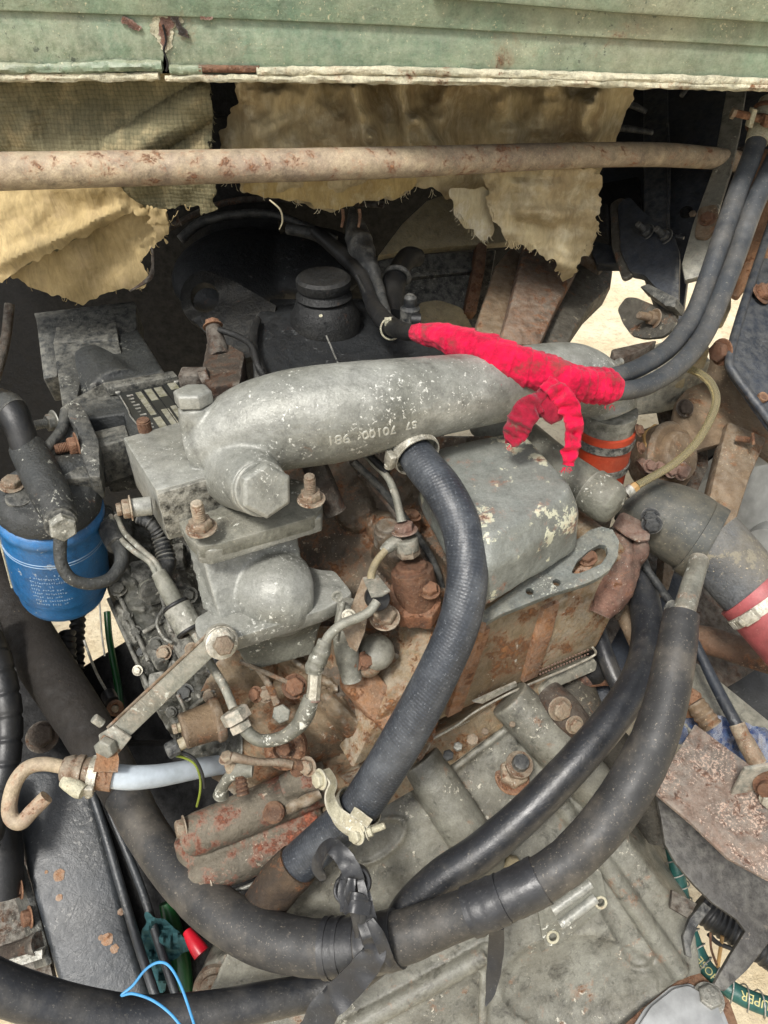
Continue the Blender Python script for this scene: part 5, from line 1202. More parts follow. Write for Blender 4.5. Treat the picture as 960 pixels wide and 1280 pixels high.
def wrapf(amp, k, seed): return lambda L, a, t: 1 + amp * (((L * k + a / 6.2832) % 1)) + amp * .5 * noise.noise(V((L * 120, math.cos(a) * 2 + seed, math.sin(a) * 2)))
MB().tube(sub(HF, 14, *seg_i(8.75, 9.35), 1.02), 40, 1, rf=wrapf(.035, 90, 1)).build('stretched_tape', M['tape'], r)
MB().tube(sub(HF, 28, *seg_i(9.35, 9.98), 1.08), 60, 1, rf=lambda L, a, t: 1 + .03 * noise.noise(V((L * 160, math.cos(a) * 3, math.sin(a) * 3))) + .02 * abs(math.sin(L * 260 + math.sin(a * 2)))).build('torn_tape_band', M['tape'], r)
MB().tube(sub(HF, 14, *seg_i(11.45, 12.0), 1.06), 40, 1, rf=wrapf(.06, 70, 3)).build('tape_wrap', M['tape'], r)
MB().tube(sub(HF, 14, *seg_i(12.0, 12.65), 1.05), 40, 1, rf=wrapf(.05, 110, 4)).build('tape_wrap', M['tape'], r)
for k, (i0, i1) in enumerate(((8.7, 8.8), (8.95, 9.0), (11.42, 11.5), (11.75, 11.83), (12.15, 12.22), (12.55, 12.66))):
    MB().tube(sub(HF, 28, *seg_i(i0, i1), 1.09), 40, 1, rf=rn(.02, 60, k)).build('tape_edge', M['tape'], r)
MB().tube(pxs((874, 700, .84, 12), (862, 740, .805, 13), (854, 768, .785, 14)), 18, 6).build('bare_pipe', M['strap'], r)
MB().tube(pxs((838, 758, .80, 10), (848, 766, .79, 9), (856, 772, .785, 8)), 12, 3, rf=rn(.2, 90, 3)).build('pipe_weld', M['dkbox'], r)

# tape knot
r = thing('tape_knot', 'knotted black rubber tape with a long loose end, tied round the two crossing hoses', 'tape', P(440, 1140, .71))
ribbon([(404, 1100, .735, 8, .5), (398, 1086, .73, 20, .7), (402, 1068, .722, 24, 1.0), (414, 1058, .715, 22, .6), (428, 1070, .71, 22, .1), (438, 1086, .705, 24, 0), (446, 1104, .705, 22, -.2)], .0014, 10, .0015, 1).build('loop_strip', M['tape'], r, sharp=75)
MB().ring(P(444, 1102, .712), TC + V((.3, 0, .5)), .0125, .0035, 36, 10, 0, 6.2832, 1.6).build('knot_ring', M['tape'], r, disp=.001, dscale=70)
MB().ring(P(434, 1112, .712), TC + V((-.5, 0, .3)), .0110, .0030, 36, 10, 0, 6.2832, 1.9).build('knot_ring', M['tape'], r, disp=.001, dscale=70)
for k, pts in enumerate(([(430, 1100, .705, 10, .2), (428, 1120, .70, 12, 0), (436, 1140, .70, 12, .2)], [(440, 1098, .70, 10, 0), (438, 1118, .696, 12, .3), (444, 1146, .70, 10, 0), (446, 1172, .706, 5, 0)], [(450, 1100, .705, 9, -.2), (454, 1120, .70, 11, 0), (452, 1150, .702, 10, .2), (456, 1180, .706, 6, 0)], [(458, 1112, .71, 8, 0), (462, 1136, .705, 12, 0), (468, 1166, .706, 14, 0)])):
    ribbon(pts, .0018, 8, .001, 5 + k).build('bundled_strip', M['tape'], r, sharp=75)
ribbon([(426, 1132, .702, 14, 0), (442, 1132, .694, 17, 0), (462, 1136, .698, 16, 0)], .0022, 8, .001, 4).build('cross_wrap', M['tape'], r, sharp=75)
ribbon([(430, 1122, .703, 6, 0), (444, 1120, .695, 8, 0), (460, 1124, .70, 7, 0)], .0022, 8, .001, 14).build('cross_wrap', M['tape'], r, sharp=75)
ribbon([(452, 1148, .702, 16, 0), (464, 1170, .70, 24, 0), (468, 1190, .701, 30, .1), (452, 1214, .704, 34, .2), (430, 1238, .710, 35, .1), (408, 1260, .715, 36, -.1), (388, 1292, .72, 34, 0)], .0018, 10, .003, 9).build('long_tail', M['tape'], r, sharp=75)
ribbon([(462, 1150, .70, 10, 0), (474, 1172, .698, 16, 0), (484, 1196, .703, 14, 0), (492, 1206, .71, 8, 0)], .0018, 8, .002, 19).build('hanging_strand', M['tape'], r, sharp=75)
ribbon([(621, 1160, .745, 18, 0), (620, 1186, .76, 20, .1), (617, 1214, .765, 18, .3), (613, 1240, .768, 12, .2), (607, 1257, .77, 2, 0)], .0016, 8, .001, 11).build('short_tail', M['tape'], r)

# twin hoses at the top right
for lab, pts in (('left one of twin grey hoses falling from top right into the red cloth', ((951, 160, .98, 12.5), (938, 200, .97, 12), (922, 240, .96, 12), (903, 295, .945, 12), (884, 350, .93, 11.5), (866, 395, .91, 11.5), (838, 434, .88, 11.5), (802, 458, .84, 11.5), (770, 470, .81, 11.5), (740, 478, .80, 11))),
                 ('right one of twin grey hoses falling from top right into the red cloth', ((984, 170, .98, 12.5), (962, 215, .965, 12.5), (940, 262, .955, 12.5), (920, 320, .94, 12), (901, 370, .92, 12), (880, 418, .895, 12), (850, 456, .86, 12), (808, 482, .825, 12), (774, 489, .80, 12), (745, 490, .79, 11)))):
    r = thing('twin_hose', lab, 'hose', P(*pts[4][:3]), 'twin hoses at the top right')
    MB().tube(pxs(*pts), 24, 12, rf=rn(.02, 40)).build('hose', M['rub_matte'], r)
r = thing('rusty_bolt_clamp', 'rusty band clamp with a long screw and pale cap on top of the twin hoses', 'hose clamp', P(948, 145, .97))
MB().tube(pxs((946, 178, .975, 13.5), (954, 150, .98, 14), (962, 128, .985, 13)), 22, 4).build('pale_cap', M['lip'], r)
for (x, y) in ((950, 156), (957, 140)): MB().ring(P(x, y, .98), D((946, 178, .975), (962, 128, .985)), 15 * .98 / F, .0022, 28, 8, 0, 6.2832, 1.6).build('band', M['rust'], r)
MB().cyl(P(918, 141, .955), P(966, 152, .955), 4.5 * .955 / F).build('clamp_screw', M['rust'], r)
bolt(r, P(920, 142, .955), D((930, 144, .955), (915, 140, .955)), 7 * .955 / F, M['rust_bolt'], washer=0)
MB().box(P(939, 147, .955), D((930, 144, .955), (948, 149, .955)) * .003, Z * .011, V((0, .006, 0))).build('clamp_ear', M['lip'], r, bevel=.001)
MB().box(P(962, 152, .95), D((930, 144, .955), (948, 149, .955)) * .009, Z * .007, V((0, .006, 0))).build('clamp_block', M['rust'], r, bevel=.001)

# red cloth wrap
r = thing('red_cloth', 'bright crimson cloth wound tightly round the cable and hoses and knotted with hanging ends', 'cloth', P(640, 455, .76))
RC = pxs((517, 416, .82, 9.5), (530, 417, .81, 12.9), (548, 420, .795, 15.5), (572, 428, .782, 18.9), (600, 436, .772, 21.5), (628, 448, .765, 22.4), (656, 459, .762, 23.2), (684, 468, .762, 22.4), (712, 476, .765, 22.4), (740, 481, .77, 21.9), (760, 484, .776, 20.6), (769, 485, .78, 15.5))
def rcf(L, a, t):
    w_ = .5 + .5 * noise.noise(V((L * 22, math.cos(a) * .8, math.sin(a) * .8 + 9)))
    ph = (L * (24 + 40 * t * t) - a / 6.2832 + .12 * noise.noise(V((L * 30, math.cos(a), math.sin(a))))) % 1
    return 1 + .22 * w_ * (ph - .5) + .05 * math.exp(-(ph / .06) ** 2) + .05 * noise.noise(V((L * 90, math.cos(a) * 2, math.sin(a) * 2))) + .05 * noise.noise(V((L * 160, math.cos(a) * 4, math.sin(a) * 4 + 3))) + .14 * noise.noise(V((L * 28, math.cos(a) * 1.4 + 4, math.sin(a) * 1.4))) + .035 * abs(math.sin(L * 420 + a * 1.2)) * t
MB().tube(RC, 96, 30, rf=rcf).build('wound_cloth', M['redcloth'], r, sharp=180)
ribbon([(692, 498, .742, 14, .5), (676, 502, .735, 24, .3), (661, 512, .735, 34, 0), (650, 528, .74, 34, -.2), (643, 544, .745, 30, -.1), (638, 556, .75, 14, 0)], .0016, 14, .010, 21).build('hanging_end', M['rag_red'], r, sharp=180, disp=.001, dscale=140)
ribbon([(680, 478, .738, 20, .5), (698, 490, .73, 26, .3), (712, 510, .728, 26, -.5), (718, 534, .732, 22, .2), (714, 560, .738, 22, .6), (710, 582, .742, 14, 0)], .0016, 14, .009, 22).build('hanging_end', M['redcloth'], r, sharp=180, disp=.001, dscale=140)
m = MB(); m.ell(P(689, 503, .745), TC, .017, .021, .012, 20, 12); m.build('knot', M['rag_red'], r, disp=.004, dscale=70)
for k in range(26):
    x, y, d_ = random.choice(((708, 584, .742), (640, 556, .749), (760, 506, .77), (620, 476, .75))); x += random.uniform(-5, 5)
    MB().tube(pxs((x, y, d_, .5), (x + random.uniform(-3, 3), y + 3, d_, .45), (x + random.uniform(-5, 5), y + random.uniform(3, 8), d_, .3)), 4, 3).build('loose_thread', M['redcloth'], r)
# ================================================================== fuel filter
r = thing('fuel_filter', 'bright blue spin-on fuel filter canister with faded white print at the left edge', 'fuel filter', P(70, 690, .82))
ft = P(62, 634, .80); fb = P(80, 736, .895); ax = (fb - ft).normalized(); Lf = .148
MB().lathe(ft, ax, [(-.004, .049), (0, .0535), (.004, .0555), (.010, .0555), (.013, .0535), (.020, .0535), (.11, .0535), (.116, .0515), (.120, .0500), (.134, .0495), (.142, .047), (.148, .040), (.150, .02), (.150, .001)], 64).build('canister', M['blue'], r, sharp=60)
MB().ring(ft + ax * .036, ax, .0536, .0006, 64, 6).build('printed_line', M['print'], r)
MB().ring(ft + ax * .040, ax, .0536, .0005, 64, 6).build('printed_line', M['print'], r)
# worn white print: rows of tiny characters on the curved wall
side = (CAM - ft); side = (side - ax * side.dot(ax)).normalized(); tang = ax.cross(side)
if tang.x < 0: tang = -tang
m = MB()
for row in range(9):
    n_ = (4, 14, 15, 10, 14, 15, 13, 17, 16)[row]; a0 = -.62 if row else -.28
    for k in range(n_):
        if random.random() < .12: continue
        an = a0 + k * .046 + (0 if row else .03 * k); h0 = .052 + row * .0062
        for q in range(random.choice((2, 3, 3))):
            aa = an + random.uniform(-.008, .008); dr = side * math.cos(aa) + tang * math.sin(aa); tt = tang * math.cos(aa) - side * math.sin(aa)
            c = ft + ax * (h0 + random.uniform(-.0012, .0012)) + dr * .0537
            if random.random() < .5: m.box(c, tt * .0008, ax * .00022, dr * .0001)
            else: m.box(c, tt * .00022, ax * .0009, dr * .0001)
o = m.build('printed_text', M['print'], r); o['kind'] = 'stuff'
MB().tube([(ft + (side * math.cos(-1.42) + tang * math.sin(-1.42)) * .0545 + ax * .008, .0015), (ft + (side * math.cos(-1.42) + tang * math.sin(-1.42)) * .0540 + ax * .11, .0012)], 8, 2).build('side_scrape', M['lip'], r)
# filter head
r = thing('cast_filter_mount', 'dark grey cast mount with bolts and outlet stub, on top of the blue filter', 'filter mount', P(60, 620, .79))
m = MB()
m.lathe(ft - ax * .004, -ax, [(0, .054), (.008, .0545), (.018, .05), (.024, .042), (.026, .01)], 40)
m.tube(pxs((34, 560, .80, 22), (52, 596, .77, 24), (66, 624, .75, 24), (76, 648, .735, 20)), 24, 6)
m.tube(pxs((110, 590, .82, 24), (70, 596, .80, 26)), 20, 3)
m.build('head_casting', M['dkbox'], r, remesh=.0022, smooth=6, disp=.0004, dscale=60)
MB().lathe(P(24, 625, .765), -ax, [(0, .013), (.004, .013), (.005, .011)], 26).build('round_boss', M['dkbox'], r)
bolt(r, P(15, 606, .77), -ax, 11.5 * .77 / F, M['rust_bolt'])
axb = D((70, 640, .75), (80, 664, .715))
MB().lathe(P(74, 650, .735), axb, [(-.012, .0135), (0, .014), (.002, .0155), (.010, .0155), (.011, .013)], 26).build('banjo_ring', M['dkbox'], r)
MB().hexa(P(77, 656, .727), axb, 17 * .725 / F, .012, tw=.3).build('banjo_bolt', M['cast_low'], r)
r = thing('filter_outlet_pipe', 'dark pipe bent like a hook in front of the blue filter', 'pipe', P(90, 720, .74))
MB().tube(pxs((76, 668, .73, 8.5), (75, 690, .732, 8), (78, 708, .735, 7.6), (90, 724, .74, 7.6), (112, 730, .75, 7.6), (136, 724, .765, 8), (150, 708, .78, 8.4), (152, 692, .79, 8.8), (146, 678, .80, 10), (136, 656, .82, 11), (130, 640, .84, 11)), 18, 10, rf=rn(.02, 60)).build('pipe', M['dkbox'], r)
MB().tube(pxs((147, 682, .797, 13), (140, 668, .808, 14), (136, 658, .815, 13)), 18, 4, rf=rn(.06, 90)).build('hose_joint', M['dkmetal'], r)
r = thing('filter_inlet_hose', 'black inlet hose arching in from the left edge to the filter head', 'hose', P(20, 540, .80))
MB().tube(pxs((-40, 520, .82, 20), (-8, 506, .81, 20), (12, 512, .805, 20), (24, 534, .80, 18), (32, 560, .79, 17), (44, 590, .775, 17)), 22, 10, rf=rn(.04, 50)).build('hose', M['vrub'], r)
MB().tube(pxs((-8, 506, .81, 21.5), (8, 510, .806, 21.5), (16, 516, .804, 21)), 22, 5, rf=rn(.05, 50)).build('collar', M['dkbox'], r)
r = thing('filter_bracket', 'dark cast bracket with a rusty bolt, holding the filter head to the intake trunk', 'bracket', P(95, 560, .83))
pl7 = plane((80, 515, .86), (122, 545, .84), (70, 585, .80))
slab('upright', [(80, 512), (98, 508), (112, 528), (126, 560), (128, 606), (114, 606), (104, 580), (98, 545), (86, 530)], pl7, .035, M['dkbox'], r, bevel=.003, off=.012)
slab('web', [(82, 516), (96, 530), (104, 560), (108, 590), (60, 590), (52, 580), (76, 558)], pl7, .012, M['dkbox'], r, bevel=.003)
MB().tube([(PP(84, 520, pl7) + pl7[1] * .008, .006), (PP(78, 545, pl7) + pl7[1] * .008, .006), (PP(56, 572, pl7) + pl7[1] * .008, .006)], 12, 5).build('edge_rib', M['dkbox'], r)
slab('arm', [(52, 582), (108, 588), (116, 604), (62, 606)], pl7, .03, M['dkbox'], r, bevel=.004, off=.008)
bolt(r, P(68, 527, .86), D((80, 525, .865), (64, 528, .855)), 11 * .86 / F, M['steel'], stud=1.5)
bolt(r, PP(98, 561, pl7) + pl7[1] * .006, V((-1, -.6, .1)), 12 * .83 / F, M['rust'], stud=1.3)
MB().top([(108, 540), (300, 500), (300, 560), (160, 570), (126, 575)], P(140, 560, .88).z, .05).build('cross_bar', M['dkbox'], r, bevel=.003)

# ================================================================== injection pump
pu = thing('injection_pump', 'oily dark grey injection pump crowded with small bolts and pipes left of the block', 'pump', P(215, 780, .90))
def puf(x, y):
    u = ((x - 190) * .83 - (y - 760) * .55)
    d = .90 - .00030 * (y - 760) + .0003 * abs(u)
    b = 0
    for (x1, y1, x2, y2, w, h) in ((150, 700, 200, 790, 26, .02), (200, 790, 250, 870, 30, .025), (175, 830, 215, 900, 18, .02), (250, 800, 280, 850, 22, .02), (232, 870, 276, 850, 16, .015), (150, 760, 185, 840, 8, .015)):
        b = max(b, h * bumpf(segd(x, y, x1, y1, x2, y2)[0], w))
    return d - b + .012 * nz(x, y, .035, 61) + .006 * nz(x, y, .09, 62) + .002 * nz(x, y, .2, 63)
sheet([(120, 690), (140, 640), (240, 630), (262, 720), (290, 800), (310, 870), (300, 960), (240, 960), (205, 905), (180, 862), (160, 800), (136, 744)], puf, 3, .10, smooth=2).build('pump_body', M['pump'], pu)
def pp_(x, y, o=.0): return P(x, y, puf(x, y) - o)
DL = D((150, 690, .9), (235, 860, .88))
random.seed(5)
bolts = ((190, 737, 14, 'cast_low'), (148, 735, 8, 'pump'), (238, 744, 8, 'pump'), (205, 816, 7, 'rust_bolt'), (172, 838, 5, 'zinc'), (196, 805, 7, 'pump'), (232, 866, 8, 'dkbox'), (280, 838, 9, 'dkmetal'), (268, 832, 8, 'dkmetal'), (170, 790, 6, 'pump'), (180, 690, 6, 'pump'), (150, 700, 6, 'pump'), (222, 700, 7, 'pump'), (210, 770, 6, 'pump'), (250, 890, 6, 'pump'), (186, 878, 6, 'pump'), (222, 842, 5, 'dkbox'), (176, 815, 4, 'dkbox'), (160, 768, 5, 'pump'), (246, 780, 5, 'pump'), (262, 870, 6, 'rust_bolt'), (214, 890, 5, 'pump'))
for (x, y, rp, mt) in bolts: bolt(pu, pp_(x, y, .006), TC + V((random.uniform(-.3, .3), 0, random.uniform(0, .5))), rp * .9 / F, M[mt])
MB().cyl(pp_(186, 734, -.01), pp_(192, 742, .018), 17 * .88 / F, 15 * .88 / F).build('delivery_cap', M['pump'], pu, bevel=.002)
MB().cyl(pp_(215, 780, .0), pp_(240, 822, .02), 14 * .88 / F).build('barrel', M['pump'], pu, bevel=.002)
MB().cyl(pp_(224, 796, .004), pp_(228, 802, .007), 16.5 * .88 / F).build('barrel_ring', M['brack'], pu, bevel=.001)
MB().cyl(pp_(190, 808, .0), pp_(204, 832, .02), 9 * .88 / F).build('barrel', M['pump'], pu, bevel=.002)
for pts in (((136, 748), (150, 780), (168, 820), (186, 860)), ((148, 742), (170, 790), (186, 826)), ((248, 870), (270, 858), (290, 852)), ((232, 890), (262, 868), (292, 848)), ((216, 828), (206, 846), (200, 862)), ((180, 790), (206, 776), (222, 776))):
    MB().tube([(pp_(x, y, .008), .0028) for x, y in pts], 10, 6).build('small_pipe', M['pump'], pu)
for pts in (((200, 740), (206, 760), (214, 790)), ((205, 760), (196, 778), (204, 796), (216, 804)), ((222, 868), (232, 888), (236, 902))):
    MB().tube([(pp_(x, y, .02), .0022) for x, y in pts], 10, 6).build('small_pipe', M['steel'], pu)
for (x, y) in ((215, 700), (180, 720), (245, 830), (205, 860)):
    MB().box(pp_(x, y, .0), V((.016, .004, 0)), V((-.002, .014, .004)), Z * .012).build('cast_block', M['pump'], pu, bevel=.004)
MB().tube(pxs((200, 670, .82, 10), (206, 690, .815, 11), (208, 706, .81, 12), (202, 722, .81, 12)), 18, 14, rf=lambda L, a, t: 1 + .10 * math.sin(L * 1300) * (t < .62)).build('spring_sleeved_hose', M['dkmetal'], pu)
MB().tube(pxs((172, 648, .81, 6), (188, 655, .81, 7), (200, 670, .815, 8)), 14, 10, rf=lambda L, a, t: 1 + .12 * math.sin(L * 1500)).build('spring_sleeved_hose', M['dkmetal'], pu)

# ================================================================== oil pressure sensor
r = thing('oil_pressure_sensor', 'rusty drum shaped pressure sensor with a black plug cap beside the flat steel arm', 'sensor', P(250, 910, .79))
ax = D((272, 900, .80), (228, 915, .785))
MB().lathe(P(276, 898, .802), ax, [(-.004, .012), (0, .022), (.003, .0235), (.006, .0235), (.009, .021), (.012, .0205), (.036, .019), (.040, .0195), (.042, .018), (.043, .006)], 36).build('drum', M['brack'], r, disp=.0005, dscale=80)
MB().lathe(P(276, 898, .802), ax, [(-.001, .0225), (.002, .0245), (.007, .0245), (.009, .022)], 36).build('rim', M['brack'], r)
MB().cyl(P(230, 908, .787), P(216, 912, .782), 7 * .78 / F, 5 * .78 / F).build('terminal', M['cream'], r)
inst('terminal_nut', 'nut', M['rust_bolt'], r, P(221, 910, .783), ax, .006, 1)
MB().cyl(P(234, 926, .785), P(220, 934, .78), 7.5 * .78 / F).build('terminal', M['cream'], r)
MB().hexa(P(224, 932, .782), D((228, 930, .78), (208, 940, .775)), 11 * .78 / F, .014, tw=.2).build('plug_cap', M['dkmetal'], r, bevel=.001)
r = thing('sensor_wires', 'thin yellow green and black wires hanging from the pressure sensor', 'wire', P(248, 960, .79))
MB().tube(pxs((218, 944, .785, 2), (232, 948, .79, 1.6), (244, 956, .79, 1.5), (250, 972, .79, 1.5), (250, 990, .79, 1.5), (246, 1008, .80, 1.5)), 8, 8).build('striped_wire', M['ygwire'], r)
MB().tube(pxs((226, 940, .785, 2.2), (242, 948, .788, 2.2), (252, 965, .788, 2), (256, 985, .79, 2)), 8, 8).build('black_wire', M['vrub'], r)

# ================================================================== flat arm, pipe clip, hook pipe, white tube
r = thing('flat_steel_arm', 'flat grey steel arm with a rusty edge, bolted to the domed housing flange', 'arm', P(210, 865, .73))
pla = plane((277, 805, .702), (140, 912, .765), (165, 918, .760))
slab('bar', [(134, 910), (256, 796), (268, 788), (282, 788), (291, 798), (291, 812), (282, 820), (268, 819), (166, 917), (152, 930), (138, 926)], pla, .006, M['strap'], r, bevel=.001)
MB().tube([(PP(x, y, pla) + pla[1] * .0005, .0016) for x, y in ((135, 909), (200, 848), (258, 794))], 8, 3).build('rusty_edge', M['brack'], r)
axx = D((270, 800, .725), (279, 806, .695))
MB().lathe(PP(276, 804, pla), axx, [(0, .0150), (.004, .0150), (.005, .0135)], 26).build('collar', M['zinc'], r)
bolt(r, PP(277, 805, pla) + axx * .004, axx, 13 * .7 / F, M['rust_bolt'], washer=0, h=1.1)
slab('square_washer', [(126, 916), (144, 905), (166, 920), (160, 928), (150, 940), (128, 938)], pla, .003, M['strap'], r, off=.004, bevel=.0005)
bolt(r, PP(141, 927, pla) + pla[1] * .006, pla[1], 14 * .76 / F, M['strap'], washer=0, h=1.1)
MB().cyl(PP(128, 905, pla), PP(127, 903, pla) + V((-.006, 0, .008)), 6 * .76 / F, seg=16).build('pin', M['strap'], r, bevel=.001)
r = thing('pipe_p_clip', 'rusty orange pipe clip under the lower end of the flat arm, round the white tube', 'clip', P(130, 960, .76))
ribbon([(138, 922, .765, 18, .2), (132, 935, .762, 20, .1), (134, 948, .755, 26, .0), (132, 965, .748, 30, 0)], .003, 8).build('strap', M['rustribs'], r)
axt = D((90, 962, .765), (180, 972, .775))
MB().tube([(P(112, 966, .768), 19 * .768 / F), (P(142, 970, .772), 19 * .772 / F)], 30, 2).build('sleeve', M['rustribs'], r)
r = thing('hose_clamp_lower', 'small zinc worm clamp with a whitish screw, at the end of the white tube', 'hose clamp', P(118, 966, .768))
wormclamp(r, P(118, 967, .768), axt, .0164, .009, M['zinc'], screw_dir=P(105, 990, .75) - P(118, 967, .768))
MB().tube(pxs((80, 976, .755, 8), (92, 984, .75, 10), (104, 990, .748, 9)), 16, 4, rf=rn(.15, 120)).build('pale_screw_housing', M['lip'], r)
r = thing('hook_pipe', 'rusty thin pipe bent into an open hook at the left, over the black chassis rail', 'pipe', P(40, 990, .76))
MB().tube(pxs((104, 964, .768, 8.5), (84, 960, .765, 8.5), (56, 955, .76, 8.8), (34, 960, .755, 9), (19, 978, .75, 9.2), (12, 1004, .747, 9.4), (14, 1022, .745, 9.4), (26, 1028, .744, 9.4), (40, 1014, .745, 9.4), (58, 996, .748, 9.2)), 20, 10, rf=rn(.02, 60)).build('bent_pipe', M['tube_rust'], r)
MB().lathe(P(76, 961, .765), axt, [(0, .008), (.002, .012), (.008, .0145), (.011, .0155), (.014, .0145), (.017, .0165), (.022, .0165), (.023, .014), (.028, .0155), (.034, .0155)], 28).build('swaged_nut', M['rust_bolt'], r, disp=.0004, dscale=90)
r = thing('white_tube', 'milky white plastic tube running right from the clamp into the dark', 'tube', P(190, 972, .78))
MB().tube(pxs((118, 967, .768, 13), (140, 970, .772, 15), (165, 972, .778, 15), (195, 970, .79, 14), (225, 965, .81, 13), (250, 960, .83, 12.5), (280, 955, .86, 12)), 26, 10).build('tube', M['white_tube'], r)

# ================================================================== chassis rail and pipes bottom left
r = thing('chassis_rail', 'smooth blue black painted chassis rail with chips and orange rust spots, lower left', 'chassis rail', P(100, 1120, .98))
plr = plane((30, 1000, 1.02), (115, 985, 1.04), (110, 1250, .93))
slab('sooty_rail_end', [(-40, 700), (10, 780), (60, 860), (108, 965), (100, 985), (10, 975), (-40, 950)], plr, .11, M['vdark'], r, off=-.012, bevel=.006)  # upper end of the black rail, its shadow put into the near-black colour
slab('rail', [(6, 958), (100, 960), (113, 985), (140, 1080), (164, 1170), (200, 1290), (96, 1300), (74, 1236), (44, 1130), (20, 1040)], plr, .12, M['rail'], r, bevel=.010, bseg=4)
random.seed(11)
for (x, y, s_) in ((74, 1094, 7), (74, 1122, 4), (151, 1140, 4), (134, 1174, 7), (143, 1186, 5), (58, 1090, 2), (126, 1172, 3)):
    p = PP(x, y, plr) + plr[1] * .0002; m = MB(); u, w, a = frame(plr[1]); n_ = 14
    q = [p + (u * math.cos(k * .4488) + w * math.sin(k * .4488)) * s_ / F * (1 + .35 * noise.noise(V((k * .9, x, y)))) for k in range(n_)]
    m.prism(q, plr[1] * .0006); m.build('rust_spot', M['rustribs'], r)
bolt(r, P(53, 921, 1.03), plr[1], 15 * 1.03 / F, M['rust_dark'], h=1.0)
r = thing('rail_side_flange', 'rusty bolted flange strip with a broken shaft end on the left side of the rail', 'flange', P(40, 1150, .98))
plf = plane((28, 1080, .985), (36, 1078, .99), (60, 1200, .95))
slab('strip', [(25, 1078), (32, 1080), (46, 1130), (66, 1204), (58, 1208), (42, 1150), (33, 1120)], plf, .06, M['dkbox'], r, bevel=.002)
for (x, y) in ((26, 1110), (38, 1146)): bolt(r, P(x, y, .965), V((-.8, -.5, .4)), 10 * .965 / F, M['rust'], h=1.2)
MB().tube(pxs((-20, 1206, .96, 14), (20, 1192, .955, 14), (50, 1180, .95, 15)), 20, 4, rf=rn(.08, 60)).build('shaft_end', M['rust_dark'], r)
MB().box(P(34, 1197, .94), D((10, 1205, .94), (56, 1190, .94)) * .022, V((0, .004, .004)), V((0, -.003, .003))).build('bright_broken_edge', M['steel'], r, disp=.001, dscale=90)
MB().prism([P(-60, 1050, 1.06), P(30, 1060, 1.06), P(70, 1240, 1.0), P(-60, 1230, 1.0)], FWD * .01).build('soil_shelf', M['rust_dark'], r)
for k, pts in enumerate((((104, 960, 1.02, 5), (118, 1000, 1.0, 5.2), (134, 1050, .98, 5.4), (152, 1112, .955, 5.6), (172, 1178, .93, 5.8), (200, 1262, .90, 6)), ((114, 950, 1.03, 5), (134, 1008, 1.01, 5), (160, 1068, .99, 5), (180, 1120, .965, 5.2), (198, 1178, .94, 5.4), (226, 1262, .91, 5.6)))):
    r = thing('brake_pipe', ('outer', 'inner')[k] + ' one of two slim black pipes running down beside the chassis rail, ' + ('resting on it', 'over the gap')[k], 'pipe', P(*pts[3][:3]), 'slim black pipes beside the chassis rail')
    MB().tube(pxs(*pts), 16, 8).build('pipe', M['rail'], r)
r = thing('corrugated_loom', 'black corrugated conduit lying along the left edge beside the chassis rail', 'conduit', P(10, 880, .96))
MB().tube(pxs((-24, 770, 1.0, 15), (-2, 830, .98, 16), (10, 890, .96, 16), (8, 950, .94, 16), (-4, 1010, .92, 16), (-22, 1070, .9, 16)), 20, 24, rf=lambda L, a, t: 1 + .07 * (1 if (L * 34) % 1 < .85 else -.6)).build('conduit', M['vrub'], r)
MB().tube(pxs((-14, 980, .98, 20), (4, 1050, .97, 22), (6, 1120, .96, 22)), 16, 6).build('thick_cable', M['vrub'], r)
# under tray and rags
r = thing('steering_box', 'dark oily casting low between the chassis rail and the bell housing', 'engine part', P(220, 1150, 1.0))
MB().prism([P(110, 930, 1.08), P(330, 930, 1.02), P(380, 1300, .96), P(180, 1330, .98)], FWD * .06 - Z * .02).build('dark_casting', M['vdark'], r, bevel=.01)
m = MB(); m.prism([P(236, 1250, .90), P(256, 1205, .90), P(282, 1195, .89), P(420, 1212, .88), P(430, 1290, .86), P(250, 1300, .88)], FWD * .05); m.build('grey_arm', M['bell'], r, remesh=.004, smooth=5)
MB().lathe(P(270, 1238, .885), TC + Z * .4, [(-.01, .028), (0, .028), (.004, .026), (.005, .02), (.009, .019), (.010, .004)], 30).build('round_plug', M['rust_bolt'], r)
r = thing('teal_rag', 'crumpled dirty teal rag stuffed in the gap beside the brake pipes', 'rag', P(205, 1170, .96))
sheet([(180, 1138), (205, 1148), (238, 1180), (236, 1190), (214, 1200), (206, 1240), (190, 1240), (176, 1180)], lambda x, y: .945 + .02 * nz(x, y, .06, 71) + .006 * nz(x, y, .2, 72), 3, .003, rag=5, rs=.08).build('cloth', M['teal'], r)
r = thing('green_bottle_scrap', 'small piece of shiny green plastic under the teal rag', 'scrap', P(222, 1200, .98))
MB().tube(pxs((208, 1128, .99, 9), (216, 1160, .985, 11), (226, 1200, .98, 12), (230, 1250, .975, 12)), 18, 6).build('plastic', M['greenbottle'], r)
r = thing('red_plug', 'small bright red conical plastic plug beside the teal rag', 'plug', P(243, 1182, .93))
MB().tube(pxs((234, 1164, .94, 6), (244, 1180, .93, 9.5), (252, 1192, .925, 10.5)), 20, 4).build('cone', M['redplastic'], r)
r = thing('blue_wire', 'thin sky blue wire looping over the black hose at the bottom left', 'wire', P(200, 1220, .70))
MB().tube(pxs((248, 1300, .69, 1.7), (240, 1272, .695, 1.7), (226, 1232, .705, 1.7), (212, 1208, .71, 1.7), (198, 1203, .712, 1.7), (182, 1212, .712, 1.7), (166, 1232, .71, 1.7), (152, 1244, .708, 1.7), (166, 1242, .706, 1.7), (190, 1250, .70, 1.7), (214, 1268, .692, 1.7), (236, 1296, .685, 1.7)), 8, 10).build('wire', M['bluewire'], r)

